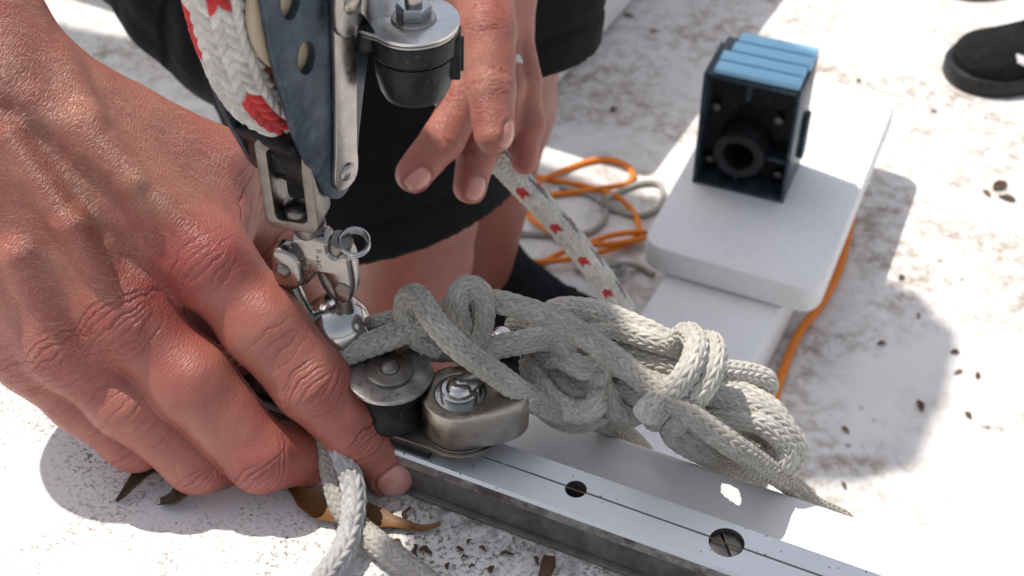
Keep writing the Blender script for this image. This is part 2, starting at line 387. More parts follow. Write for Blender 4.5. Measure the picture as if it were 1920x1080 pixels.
# ------------------------------------------------------------------ aluminium traveller rail
def rail():
    root = empty('traveller_rail', RAIL((200, 8, 0)), 'silver aluminium traveller rail with a groove and drilled holes screwed to white deck', 'rail')
    Wd = 16.5; g = 9.2; zt = 16
    sec = [(1.2, 10.4), (0.3, 10.8), (0, 11.2), (0, zt-1.1), (.6, zt), (g-.35, zt), (g-.25, zt-.6), (g+.25, zt-.6), (g+.35, zt), (Wd-.4, zt), (Wd, zt-.5), (Wd, .4), (1.2, .4)]
    hx = []
    for q in [(1081, 915), (1362, 1018), (820, 832)]:
        x, y = rail_xy(onz(*q, ZT)); hx.append((x, g))
    V = []; Fc = []; n = len(sec); xs_ = [-700, 600]
    for x in xs_:
        for y, z in sec: V.append((x, y, z))
    for j in range(n): Fc.append((j, (j+1) % n, n+(j+1) % n, n+j))
    Fc += [tuple(range(n))[::-1], tuple(n+j for j in range(n))]
    o = mobj('rail_body', RAIL(V), Fc, M['alu'], root, False)
    bm = bmesh.new(); bm.from_mesh(o.data); bmesh.ops.recalc_face_normals(bm, faces=bm.faces); bm.to_mesh(o.data); bm.free()
    cutters = []
    for (x, y), r in zip(hx, (3.1, 4.9, 4.0)):
        v, f = lathe([(0, 3), (r, 3), (r, 19), (0, 19)], 36, RAIL.sub((x, y, 0)))
        c = mobj('cut', v, f, M['hole']); cutters.append(c)
        bm = bmesh.new(); bm.from_mesh(c.data); bmesh.ops.remove_doubles(bm, verts=bm.verts, dist=1e-6); bmesh.ops.recalc_face_normals(bm, faces=bm.faces); bm.to_mesh(c.data); bm.free()
        md = o.modifiers.new('b', 'BOOLEAN'); md.object = c; md.operation = 'DIFFERENCE'; md.solver = 'EXACT'; md.material_mode = 'TRANSFER'
    dg = bpy.context.evaluated_depsgraph_get(); me = bpy.data.meshes.new_from_object(o.evaluated_get(dg))
    o.modifiers.clear(); o.data = me; me.name = 'rail_body'
    for c in cutters: bpy.data.objects.remove(c)
    # grimy front web (its own alloy, dull) and the thin foot strip
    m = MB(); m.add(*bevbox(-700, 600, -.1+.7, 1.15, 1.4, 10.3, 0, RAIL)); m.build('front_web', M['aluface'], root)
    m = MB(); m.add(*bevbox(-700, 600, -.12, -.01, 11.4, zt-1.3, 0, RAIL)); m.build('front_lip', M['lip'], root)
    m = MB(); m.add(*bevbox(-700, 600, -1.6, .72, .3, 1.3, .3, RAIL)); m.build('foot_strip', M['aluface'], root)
    m = MB(); m.add(*bevbox(-700, 600, g-.22, g+.22, zt-.58, zt-.4, 0, RAIL)); m.build('groove_strip', M['rust'], root)  # thin dark brown strip along the groove floor
    for (x, y), r in list(zip(hx, (3.1, 4.9, 4.0)))[1:]:
        fr = RAIL.sub((x, y, 0), [[.8, .6, 0], [-.6, .8, 0], [0, 0, 1]])
        s = MB(); rr = r-.45; z = zt-1.4
        # head in two halves with a slot between
        for sg in (1, -1):
            pts = [(sg*.55, -math.sqrt(rr*rr-.3))]+[(sg*max(rr*math.cos(a), .55), rr*math.sin(a)) for a in np.linspace(-1.4, 1.4, 17)]+[(sg*.55, math.sqrt(rr*rr-.3))]
            s.add(*plate(pts, (), 2.2, .2, fr.sub((0, 0, z-2.2))))
        s.add(*lathe([(0, z-1.7), (rr, z-1.7), (rr, z-2.5)], 24, fr))
        s.build('screw', M['dsteel'], root)
rail()

# ------------------------------------------------------------------ braided ropes
FUZZ = {}
def rope(name, pts, r, parent, base, ncol=12, pitch=.0026, amp=.00042, fleck=None, fuzz=14, seed=0, step=None, ends=(True, True), **kw):
    """pts: world points (m). A plaited tube whose strands are modelled; r is the radius in m"""
    rg = np.random.default_rng(seed+11)
    P, u = spline(pts, step or pitch/8)
    rad = P[:, 3] if P.shape[1] > 3 else np.full(len(P), r); P = P[:, :3]
    P = P + .00022*np.stack([vnoise(P*1000, 9, seed+i) for i in range(3)], 1)
    T, N, B = frames(P); na = ncol*6; j = np.arange(na)
    col = j//6; x = (j % 6)/6; xx = np.where(col % 2 == 0, x, 1-x)
    tw = u*22.0*0
    ph = u[:, None]/pitch+.85*xx[None]+0*col[None]
    fr = ph % 1; cell = np.floor(ph).astype(int)
    h = np.sqrt(np.clip(1-np.abs(2*fr-1)**2.2, 0, 1))*(1-.38*np.abs(2*x-1)[None]**2.5)
    rv = rg.random((ncol, cell.max()+2)); cr = rv[col[None], cell-cell.min()]
    R_ = rad[:, None]+amp*(h-.7)+amp*.16*(cr-.5)
    for e, flag in ((0, ends[0]), (-1, ends[1])):
        if flag:
            dist = np.abs(u-u[e]); tt = np.clip(dist/(rad*.7), 0, 1); R_ = R_*np.sqrt(np.clip(1-(1-tt)**2, .02, 1))[:, None]
    a = j/na*2*np.pi
    V = P[:, None]+R_[:, :, None]*(np.cos(a)[None, :, None]*N[:, None]+np.sin(a)[None, :, None]*B[:, None])
    k = len(P); V = V.reshape(-1, 3)
    i = np.arange(k-1)[:, None]*na; jn = (j+1) % na
    Fq = np.stack([i+j, i+jn, i+na+jn, i+na+j], -1).reshape(-1, 4)[:, ::-1]
    c = np.asarray(base)[None, None]*(.86+.26*cr)[..., None]*np.ones((k, na, 1))
    if fleck:
        for cols, period, length, off, rgb in fleck:
            mask = np.isin(col, cols)[None] & (((cell+off) % period) < length)
            c = np.where(mask[..., None], np.array(rgb)*(.8+.4*cr)[..., None], c)
    o = mobj(name, V, Fq, M['rope'], parent, True, **kw)
    attr(o, 'tint', c.reshape(-1, 3), 'FLOAT_COLOR')
    if fuzz:
        n = int(u[-1]*100*fuzz); idx = rg.integers(0, k, n); an = rg.random(n)*2*np.pi
        rd = np.cos(an)[:, None]*N[idx]+np.sin(an)[:, None]*B[idx]
        b0 = P[idx]+rd*(rad[idx, None]*.98); L = (.0004+.0011*rg.random(n)**3)[:, None]
        d1 = rd+.9*rg.normal(size=(n, 3)); d1 /= np.linalg.norm(d1, axis=1)[:, None]
        d2 = d1+.8*rg.normal(size=(n, 3)); d2 /= np.linalg.norm(d2, axis=1)[:, None]
        sd = np.cross(d1, rg.normal(size=(n, 3))); sd /= np.linalg.norm(sd, axis=1)[:, None]; w = .000045
        m1 = b0+d1*L*.6; m2 = m1+d2*L*.5
        FV = np.stack([b0-sd*w, b0+sd*w, m1+sd*w*.8, m1-sd*w*.8, m2+sd*w*.3, m2-sd*w*.3], 1).reshape(-1, 3)
        ff = np.arange(n)[:, None]*6; FF = np.concatenate([ff+np.array([[0, 1, 2, 3]]), ff+np.array([[3, 2, 4, 5]])])
        mobj('fuzz', FV, FF, M['fuzz'], o, True, kind='stuff')
    return o
def zp(*L): return np.array([onz(x, y, z*.001) for x, y, z in L])
def dp(*L): return np.array([W(x, y, d) for x, y, d in L])

# ------------------------------------------------------------------ people: one smooth surface grown from tapered bones
def cone(P, a, b, ra, rb):
    ab = b-a; L2 = ab@ab+1e-9; t = np.clip((P-a)@ab/L2, 0, 1)
    return np.sqrt(((P-a-t[:, None]*ab)**2).sum(1))-(ra+(rb-ra)*t)
def smin(a, b, k):
    h = np.clip(k-np.abs(a-b), 0, None)/k; return np.minimum(a, b)-h*h*k*.25
def chain(P, pts, k):
    d = None
    for (a, ra), (b, rb) in zip(pts[:-1], pts[1:]):
        e = cone(P, a, b, ra, rb); d = e if d is None else smin(d, e, k)
    return d
def limb_sdf(P, S):
    """S: dict(palm=[(chain, k)], fingers=[chain], kp, kf)  all in mm"""
    palm = None
    for ch, k in S['palm']:
        e = chain(P, ch, 3); palm = e if palm is None else smin(palm, e, k)
    out = palm
    for ch in S['fingers']:
        e = smin(chain(P, ch, S.get('kj', 3)), palm, S['kf']); out = smin(out, e, 1.2)
    return out
def surfnet(fn, lo, hi, h):
    n = np.ceil((np.asarray(hi)-lo)/h).astype(int)+1
    ax = [lo[i]+np.arange(n[i])*h for i in range(3)]; D = np.empty(n, np.float32)
    for s in range(0, n[0], 12):
        g = np.stack(np.meshgrid(ax[0][s:s+12], ax[1], ax[2], indexing='ij'), -1)
        D[s:s+12] = fn(g.reshape(-1, 3)).reshape(g.shape[:3])
    ins = D < 0
    acc = np.zeros(tuple(n-1)+(3,), np.float32); cnt = np.zeros(tuple(n-1), np.float32)
    m = n-1
    sl = lambda o, ext: tuple(slice(o[i], o[i]+ext[i]) for i in range(3))
    edges = []
    for axis in range(3):
        e = [0, 0, 0]; e[axis] = 1; ext = n.copy(); ext[axis] -= 1
        A = D[sl((0, 0, 0), ext)]; Bv = D[sl(e, ext)]; cr = (A < 0) != (Bv < 0)
        t = np.where(cr, A/np.where(cr, A-Bv, 1), 0); o1, o2 = [i for i in range(3) if i != axis]
        edges.append((cr, A < 0))
        for d1 in (0, 1):
            for d2 in (0, 1):
                o = [0, 0, 0]; o[o1] = d1; o[o2] = d2; c = cr[sl(o, m)]
                pos = np.zeros(c.shape+(3,), np.float32); pos[..., axis] = t[sl(o, m)]; pos[..., o1] = d1; pos[..., o2] = d2
                acc += pos*c[..., None]; cnt += c
    act = cnt > 0; idx = -np.ones(act.shape, np.int64); idx[act] = np.arange(act.sum())
    I = np.argwhere(act); V = lo+(I+acc[act]/cnt[act][:, None])*h; F = []
    for axis in range(3):
        cr, inside = edges[axis]; o1, o2 = [(1, 2), (2, 0), (0, 1)][axis]
        Q = np.argwhere(cr); ok = (Q[:, o1] > 0) & (Q[:, o2] > 0) & (Q[:, o1] < n[o1]-1) & (Q[:, o2] < n[o2]-1); Q = Q[ok]
        flip = inside[tuple(Q.T)]
        c = []
        for a, b in ((-1, -1), (0, -1), (0, 0), (-1, 0)):
            R_ = Q.copy(); R_[:, o1] += a; R_[:, o2] += b; c.append(idx[tuple(R_.T)])
        q = np.stack(c, 1); q[~flip] = q[~flip][:, ::-1]; F.append(q)
    return V.astype(float), np.concatenate(F)
def subdiv(V, F):
    n = len(V); E = np.sort(np.stack([F, np.roll(F, -1, 1)], -1).reshape(-1, 2), 1)
    key = E[:, 0]*n+E[:, 1]; uk, inv = np.unique(key, return_inverse=True)
    ev = (V[uk//n]+V[uk % n])/2; fv = V[F].mean(1)
    ei = n+inv.reshape(-1, 4); fi = n+len(uk)+np.arange(len(F)); pe = np.roll(ei, 1, 1)
    Q = np.stack([F, ei, np.repeat(fi[:, None], 4, 1), pe], -1).reshape(-1, 4)
    return np.vstack([V, ev, fv]), Q
def grad(fn, V, e=.15):
    g = np.stack([fn(V+np.eye(3)[i]*e)-fn(V-np.eye(3)[i]*e) for i in range(3)], 1)
    return g/(np.linalg.norm(g, axis=1)[:, None]+1e-9)
def project(fn, V, it=2, e=.15):
    for _ in range(it): V = V-grad(fn, V, e)*np.clip(fn(V), -2, 2)[:, None]
    return V
def mm(v): return np.asarray(v)*1000
def sst(x, a, b): t = np.clip((x-a)/(b-a), 0, 1); return t*t*(3-2*t)

def nail_at(V, N, tipc, axis, dors, r, length, width):
    """local nail coordinates for vertices near a fingertip"""
    axis = unit(axis); dors = unit(dors-axis*(dors@axis)); lat = np.cross(axis, dors)
    Q = V-tipc; s = Q@axis; l = Q@lat; d = Q@dors
    # outline: rounded rectangle from root (-length+tip) to free edge
    c0 = r*.95-length*.5; ss = (s-c0)/(length*.5); ll = l/(width*.5)
    q = (np.abs(ss)**2.8+np.abs(ll)**3.2)**(1/3.)
    near = (d > .15*r) & (np.abs(s-c0) < length) & (np.abs(l) < width)
    q = np.where(near, q, 9.)
    return q, ss, ll
def creases(V, joint, axis, dors, half, span, n, depth, seed, bow=.05):
    axis = unit(axis); dors = unit(dors-axis*(dors@axis)); lat = np.cross(axis, dors)
    Q = V-joint; s = Q@axis; l = Q@lat; d = Q@dors
    rg = np.random.default_rng(seed); out = np.zeros(len(V))
    m = (np.abs(s) < span*1.8) & (np.abs(l) < half*1.6) & (d > -half*.2)
    if not m.any(): return out
    s, l, d = s[m], l[m], d[m]; w = vnoise(V[m], 3.0, seed)*.8+vnoise(V[m], 1.3, seed+3)*.25
    acc = np.zeros(m.sum())
    for i in range(n):
        s0 = (i/(n-1)-.5)*2*span+rg.normal()*.25; bw = bow*np.sign(s0+1e-6)*(-1)*min(1, abs(s0)/span+.25)
        lc = rg.normal()*half*.2; hl = half*(.55+.5*rg.random())
        line = s0+bw*(l*l)+w; g = np.exp(-((s-line)/.30)**2)
        acc = np.maximum(acc, g*depth*(.5+.6*rg.random())*np.exp(-((l-lc)/hl)**4))
    out[m] = acc*sst(d, -half*.2, half*.3); return out

def make_hand(S, lo, hi, h, sub, nails, joints, tint_fn, coarse_fn, axes, seed=0, puffs=()):
    fn = lambda P: limb_sdf(P, S)
    V, F = surfnet(fn, np.asarray(lo, float), np.asarray(hi, float), h)
    V = project(fn, V, 2, .3)
    for i in range(sub):
        V, F = subdiv(V, F); V = project(fn, V, 1 if i < sub-1 else 2)
    N = grad(fn, V)
    disp = .28*vnoise(V, 9, seed)+.16*vnoise(V, 4.5, seed+1)
    cre = np.zeros(len(V))
    for k, (j, a, d, half, span, n, dep, bow) in enumerate(joints): cre = np.maximum(cre, creases(V, j, a, d, half, span, n, dep, seed+40+k, bow))
    for c, d, r, amp in puffs:
        disp += amp*np.exp(-(((V-c)**2).sum(1))/(r*r))*np.clip(N@unit(d), 0, 1)
    nail = np.zeros(len(V)); edge = np.zeros(len(V)); tip = np.zeros(len(V))
    for tipc, axis, dors, r, ln, wd in nails:
        q, ss, ll = nail_at(V, N, tipc, axis, dors, r, ln, wd)
        nm = 1-sst(q, .93, 1.0); groove = np.exp(-((q-1.03)/.07)**2); fold = np.exp(-((q-1.22)/.13)**2)
        disp = disp*(1-nm)-.65*groove+.36*fold+nm*(.10-.25*(ll**2))
        cre *= (1-nm); nail = np.maximum(nail, nm)
        edge = np.maximum(edge, nm*sst(ss, .78, .92)); tip = np.maximum(tip, np.where(q < 9, np.exp(-(q/1.4)**2), 0))
    V2 = V+N*(disp-cre)[:, None]
    col = tint_fn(V, N)
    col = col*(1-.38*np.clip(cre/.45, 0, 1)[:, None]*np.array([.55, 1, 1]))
    nc = np.array([.58, .29, .24]); col = col*(1-nail[:, None])+nail[:, None]*nc
    col = col*(1-edge[:, None]*.7)+edge[:, None]*.7*np.array([.68, .52, .42])
    # texture coordinates of the skin relief: cells are stretched across the limb
    a, b, c = axes; sk = np.stack([V@unit(a)/.95, V@unit(b)/3.4, V@unit(c)/2.2], 1)
    return V2, F, col, nail, coarse_fn(V, N), sk

SKIN = np.array([.365, .128, .093]); RED = np.array([.325, .066, .056]); PALE = np.array([.415, .192, .130])
# ---- the near right hand, wrist at the left edge of the picture
p = lambda x, y, d: mm(W(x, y, d))
wI, wM, wR, wP = p(-20, 165, .372), p(-60, 215, .368), p(-105, 255, .370), p(-140, 300, .376)
iM, mM, rM, kM = p(388, 488, .388), p(232, 592, .386), p(120, 645, .388), p(58, 668, .398)
iP, iD, iT = p(583, 716, .396), p(672, 814, .405), p(731, 882, .411)
mP, mD, mT = p(487, 853, .3985), p(582, 850, .414), p(622, 880, .417)
rP, rD, rT = p(368, 862, .402), p(430, 868, .421), p(480, 868, .424)
kP, kD, kT = p(250, 832, .406), p(300, 842, .421), p(350, 846, .424)
tC, tM, tI, tT = p(70, 170, .383), p(392, 322, .408), p(505, 452, .432), p(588, 585, .450)
elbow = mm((-.215, .50, .285)); off = mm(W(10, -12, .37)-W(0, 0, .37))*1.0
wr1, wr2 = p(-62, 112, .372), p(-168, 232, .372)
fdir = elbow-(wr1+wr2)/2
side = unit(wr1-wr2)
HAND1 = dict(
    palm=[([(wI, 15.5), (iM, 11.0)], 1), ([(wM, 16), (mM, 11.2)], 11), ([(wR, 15.5), (rM, 10.2)], 11), ([(wP, 14), (kM, 9.4)], 11),
          ([(wI, 14), (tC, 14.5), (tM, 12.5)], 13), ([(p(190, 300, .392), 11), (p(410, 425, .404), 9.5)], 12),
          ([(wr1, 18.0), (wI, 15)], 12), ([(wr2, 17), (wP, 14.5)], 12), ([(wr1, 18.0), (wr1+fdir*.5+side*6, 24), (elbow, 34)], 14), ([(wr2, 17), (wr2+fdir*.5-side*5, 25), (elbow, 36)], 14),
          ([(p(290, 560, .404), 10), (p(425, 655, .414), 9)], 8),
          # knuckle heads, tendons and a vein
          ([(p(392, 478, .3815), 6.5), (p(400, 492, .3825), 6.5)], 9), ([(p(226, 582, .379), 7.2), (p(236, 596, .3795), 7.2)], 8), ([(p(112, 640, .3815), 6), (p(120, 650, .382), 6)], 8),
          ([(p(230, 586, .3775), 2.6), (p(130, 420, .3625), 2.4), (p(10, 260, .3555), 2.2)], 6),
          ([(p(388, 478, .3800), 2.6), (p(250, 340, .3690), 2.3), (p(60, 190, .3605), 2.2)], 6),
          ([(p(118, 640, .379), 2.4), (p(30, 480, .364), 2.2)], 6),
          ([(p(110, 135, .370), 3.5), (p(160, 225, .366), 3.2), (p(215, 300, .3685), 2.2)], 7)],
    fingers=[[(iM, 11.2), (p(492, 604, .391), 11.8), (iP, 10.9), (p(632, 768, .4005), 9.4), (iD, 9.1), (iT, 7.9)],
             [(mM, 11.5), (p(356, 710, .3895), 11.6), (mP, 10.1), (p(535, 852, .406), 9.0), (mD, 8.6), (mT, 7.4)],
             [(rM, 10.5), (p(240, 750, .392), 10.4), (rP, 9.3), (rD, 8.2), (rT, 7)],
             [(kM, 9.6), (p(150, 748, .3995), 9.0), (kP, 7.9), (kD, 7), (kT, 6.2)],
             [(tM, 12.3), (p(450, 385, .420), 10.8), (tI, 10.2), (tT, 8.2)]], kf=6.5, kj=3.5)
D1 = -AF                                                     # the back of this hand faces the lens
bdir = unit(iM-wI)
def tint1(V, N):
    d = lambda c, r: np.exp(-((V-c)**2).sum(1)/(r*r))
    col = np.repeat(SKIN[None], len(V), 0)
    red = .75*d(mM+D1*8, 15)+.8*d(iM+D1*8, 14)+.6*d(rM+D1*6, 12)+.9*d(iP, 11)+.95*d(mP, 12)+.8*d(rP, 11)+.7*d(kP, 10)+.5*d(iT, 10)+.5*d(tT, 14)+.35*d((mM+iM)/2, 24)
    red += .35*vnoise(V, 14, 5)+.2*vnoise(V, 6, 6)
    pale = .55*d((wI+iM)/2+D1*9, 22)+.6*d((mM+rM)/2+D1*4, 9)+.5*d((iM+mM)/2+bdir*8, 9)+.35*d((wM+tM)/2, 26)+.35*vnoise(V, 11, 9)
    red = np.clip(red, 0, 1)[:, None]; pale = np.clip(pale, 0, 1)[:, None]
    col = col*(1-pale)+pale*PALE; col = col*(1-red*.8)+red*.8*RED
    return col
def coarse1(V, N):
    d = lambda c, r: np.exp(-((V-c)**2).sum(1)/(r*r))
    back = sst((V-mM)@bdir, 18, -25)
    return np.clip(.30+.70*back+.45*d(mM, 17)+.35*d(iM, 16)+.4*d(rM, 14), 0, 1.1)
jt = []
def jadd(j, a, d, half, span, n, dep, bow=.05): jt.append((j, a, d, half, span, n, dep, bow))
jadd(iP, iD-iM, D1+AU*.25, 10.5, 8.0, 10, .36, .05); jadd(iD, iT-iP, D1+AU*.3, 8.5, 4.2, 7, .6, .03)
jadd(p(520, 640, .393), iP-iM, D1, 9, 5, 4, .16, .02)
jadd(mP, unit(mP-mM)+unit(mD-mP), D1-AU*.4-AR*.3, 10, 6, 7, .42, .05); jadd(rP, unit(rP-rM)+unit(rD-rP), D1-AU*.5, 9, 5, 6, .42, .05); jadd(kP, unit(kP-kM)+unit(kD-kP), D1-AU*.5, 8, 4.5, 5, .40, .05)
jadd(mM, mP-wM, D1, 13, 9, 9, .34, .03); jadd(iM, iP-wI, D1, 12, 7, 6, .22, .03); jadd(rM, rP-wR, D1, 11, 8, 8, .34, .03); jadd(kM, kP-wP, D1, 10, 8, 7, .34, .03)
jadd((rM+rP)/2, rP-rM, D1, 9, 14, 9, .22, .02); jadd((kM+kP)/2, kP-kM, D1, 8, 12, 8, .22, .02)
jadd(tM+unit(tI-tM)*8, tI-tM, D1+AR*.5, 11, 10, 6, .32, .03); jadd(tI, tT-tM, D1+AR*.5, 10, 6, 6, .4, .05)
nd = unit(D1+AU*-.35+AR*.25)
NAILS1 = [(iT, iT-iD, unit(D1*1.0-AU*.22+AR*.18), 7.9, 11.4, 11.4), (mT, mT-mD, unit(-AU*.8+D1*.55), 7.4, 10, 9.5)]
allp = np.array([q for ch, _ in HAND1['palm'] for q, r in ch if True][:0]+[wI, wM, wR, wP, iM, mM, rM, kM, iP, iT, mP, mT, rP, kP, tM, tT, p(-330, 60, .375), p(-330, 300, .375)])
lo1 = allp.min(0)-24; hi1 = allp.max(0)+24
H1 = make_hand(HAND1, lo1, hi1, 1.7 if not FASTGEO else 2.4, 2, NAILS1, jt, tint1, coarse1, (bdir, np.cross(bdir, D1), D1), 3)

# ---- the far left hand holding the red-flecked sheet
q_ = lambda x, y, d: mm(W(x, y, d))
T0, T1, T2, T3 = q_(900, -60, .605), q_(914, 55, .592), q_(921, 165, .586), q_(926, 250, .584)
I0, I1, I2, I3 = q_(885, 60, .622), q_(872, 188, .616), q_(829, 262, .612), q_(776, 326, .608)
C0, C1, C2, C3 = q_(912, 65, .634), q_(905, 215, .634), q_(893, 290, .630), q_(881, 350, .627)
G0, G1, G2, G3 = q_(938, 60, .642), q_(948, 165, .632), q_(945, 225, .640), q_(925, 262, .645)
K0, K1, K2, K3 = q_(958, 40, .648), q_(980, 150, .640), q_(990, 235, .644), q_(983, 302, .648)
W2 = q_(915, -190, .625); elbow2 = mm((-.016, .777, .167)); f2 = elbow2-W2
HAND2 = dict(palm=[([(W2-AR*9, 16), (I0, 10.5)], 1), ([(W2, 17), (C0, 10.5)], 10), ([(W2+AR*6, 16), (G0, 10)], 10), ([(W2+AR*12, 15), (K0, 9)], 10),
                   ([(W2-AR*6, 14), (T0, 13.5), (T1, 11.5)], 11), ([(T0, 11), (I0, 9.5)], 10),
                   ([(W2-AR*9, 17), (W2-AR*10+f2*.5, 23), (elbow2, 34)], 12), ([(W2+AR*11, 17), (W2+AR*11+f2*.5, 22), (elbow2, 34)], 12)],
             fingers=[[(T1, 11.8), ((T1+T2)/2, 10.5), (T2, 10.1), (T3, 8.6)], [(I0, 10.7), (I1, 9.8), (I2, 9.2), (I3, 8.3)], [(C0, 10.7), (C1, 9.6), (C2, 8.7), (C3, 7.7)],
                      [(G0, 10.3), (G1, 9.0), (G2, 8.3), (G3, 7.5)], [(K0, 9.4), (K1, 8.3), (K2, 7.4), (K3, 6.4)]], kf=5, kj=3)
def tint2(V, N):
    d = lambda c, r: np.exp(-((V-c)**2).sum(1)/(r*r))
    red = .7*d(T1, 12)+.45*d(T3, 12)+.8*d(I3, 13)+.8*d(C3, 12)+.9*d(K3, 14)+.5*d(I2, 9)+.3*vnoise(V, 12, 15); red = np.clip(red, 0, 1)[:, None]
    pale = np.clip(.35+.5*vnoise(V, 15, 16), 0, 1)[:, None]
    col = SKIN*(1-pale)+pale*PALE; return col*(1-red*.6)+red*.6*RED*1.08
j2 = [(T2, T3-T1, -AF+AR*.2, 9, 5.5, 7, 0.68, .05), (T1, T2-T0, -AF, 11, 7, 8, 0.71, .04), (I2, I3-I1, -AF-AR*.3, 8.5, 4, 5, 0.61, .03), (I1, I2-I0, -AF-AR*.5, 9, 5, 5, 0.59, .04), (C2, C3-C1, -AF, 8, 3.5, 5, 0.54, .03), (K1, K2-K0, AR-AF*.5, 8, 5, 5, 0.54, .04), (K2, K3-K1, AR-AF*.5, 7, 3.5, 4, 0.51, .03)]
n2 = [(T3, T3-T2, unit(-AF*.45+AR*.95), 8.0, 12, 10), (I3, I3-I2, unit(-AF*.75-AU*.3+AR*.45), 7.8, 11, 9.6), (C3, C3-C2, unit(-AF*.8+AR*.55), 7.2, 10.5, 9)]
al = np.array([W2+f2*.35, W2, T0, T3, I3, C3, K3, K1, G3]); lo2 = al.min(0)-22; hi2 = al.max(0)+22
H2 = make_hand(HAND2, lo2, hi2, 2.2, 1, n2, j2, tint2, lambda V, N: np.full(len(V), .75), (-AU, AR, -AF), 21)

# ---- body of the same person, sitting on the side tank (coarser, mostly outside the picture)
B = lambda x, y, z: np.array([x, y, z])*1000.
hipR, hipL, kneeR, kneeL = B(-.275, .925, -.08), B(-.095, 1.0, -.08), mm(W(732, 318, .80)), mm(W(893, 5, .815))
ankR, ankL = B(-.085, .70, -.44), mm(onz(880, 500, -.435))
shR, shL, neck = B(-.47, .57, .29), B(-.21, .74, .36), B(-.203, .505, .46)
pel = (hipR+hipL)/2+B(0, .02, .04); chest = B(-.33, .70, .25); head = B(-.196, .31, .578)
BODY = dict(palm=[([(pel, 118), ((pel+chest)/2, 116), (chest, 120)], 1), ([(shR, 52), (shL, 52)], 40), ([(chest+B(.03, -.05, .10), 60), (neck, 42), (head-B(0.0, -.02, .02), 38)], 14), ([(head+B(0, .01, .02), 84), (head+B(0, -.03, -.05), 68)], 10),
                  ([(hipR, 74), ((hipR+kneeR)/2, 52), (kneeR, 53)], 14), ([(hipL, 74), ((hipL+kneeL)/2, 52), (kneeL, 53)], 14)],
            fingers=[[(kneeR, 56), (kneeR+(ankR-kneeR)*.35+B(-.008, .015, 0), 56), (ankR, 36)], [(kneeL, 55), (kneeL+(ankL-kneeL)*.35+B(0, .016, 0), 54), (ankL, 35)],
                     [(shR, 55), ((shR+elbow)/2, 46), (elbow, 38), (elbow-fdir*.42, 33), (elbow-fdir*.72, 27)], [(shL, 55), ((shL+elbow2)/2, 46), (elbow2, 38), (elbow2-f2*.6, 28)],
                     [(head+B(-.086, .01, -.01), 16), (head+B(-.088, .012, .02), 15)], [(head+B(.086, .01, -.01), 16), (head+B(.088, .012, .02), 15)], [(head+B(0, -.088, -.03), 11), (head+B(0, -.078, .01), 8)]], kf=14, kj=10)
fb = lambda P: limb_sdf(P, BODY)
BV, BF = surfnet(fb, np.array([-740, 330, -500.]), np.array([160, 1140, 780.]), 11.0)
BV = project(fb, BV, 2, 1.); BV, BF = subdiv(BV, BF); BV = project(fb, BV, 1, 1.)
bc = np.repeat((SKIN*np.array([.74, .70, .66]))[None], len(BV), 0)*(1+.12*vnoise(BV, 40, 3)[:, None])
bn = np.zeros(len(BV))
parts = [H1, H2, (BV, BF, bc, bn, np.full(len(BV), .35), BV/3.)]
person = empty('person', (-.25, .8, FLOOR), 'person in black shorts sitting on the side tank, both hands working the mainsheet tackle', 'person')
Vs = np.concatenate([q[0] for q in parts]); offs = np.cumsum([0]+[len(q[0]) for q in parts])
Fs = np.concatenate([q[1]+offs[i] for i, q in enumerate(parts)])
body = mobj('body', Vs*.001, Fs, M['skin'], person)
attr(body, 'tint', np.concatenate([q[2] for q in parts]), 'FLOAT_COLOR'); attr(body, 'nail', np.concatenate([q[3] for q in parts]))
attr(body, 'coarse', np.concatenate([q[4] for q in parts])); attr(body, 'skinco', np.concatenate([q[5] for q in parts]), 'FLOAT_VECTOR')

# fine pale hairs on the back of the near hand and wrist
hV, hN = H1[0], None
_f = lambda P: limb_sdf(P, HAND1)
rgh = np.random.default_rng(9); zone = np.where(((hV-mM)@bdir < -6))[0]; pick = rgh.choice(zone, 5200, replace=False); hN = grad(_f, hV[pick])
ok = (hN@D1 > .05); ok &= vnoise(hV[pick], 16, 2) > -.45; pick = pick[ok]; hN = hN[ok]; nh = len(pick)
latv = np.cross(bdir, D1); hd = bdir*.75+latv*(-.65)+rgh.normal(size=(nh, 3))*.30; hd -= hN*((hd*hN).sum(1))[:, None]; hd /= np.linalg.norm(hd, axis=1)[:, None]
L_ = (1.6+3.4*rgh.random(nh))[:, None]; b0_ = hV[pick]; b1_ = b0_+hd*L_*.5+hN*L_*.20; b2_ = b0_+hd*L_+hN*L_*.20; sd2 = np.cross(hd, hN); ww = .028
HVv = np.stack([b0_-sd2*ww, b0_+sd2*ww, b1_+sd2*ww*.8, b1_-sd2*ww*.8, b2_+sd2*ww*.2, b2_-sd2*ww*.2], 1).reshape(-1, 3)
qi = np.arange(nh)[:, None]*6; mobj('arm_hair', HVv*.001, np.concatenate([qi+np.array([[0, 1, 2, 3]]), qi+np.array([[3, 2, 4, 5]])]), M['blond'], person, kind='stuff')

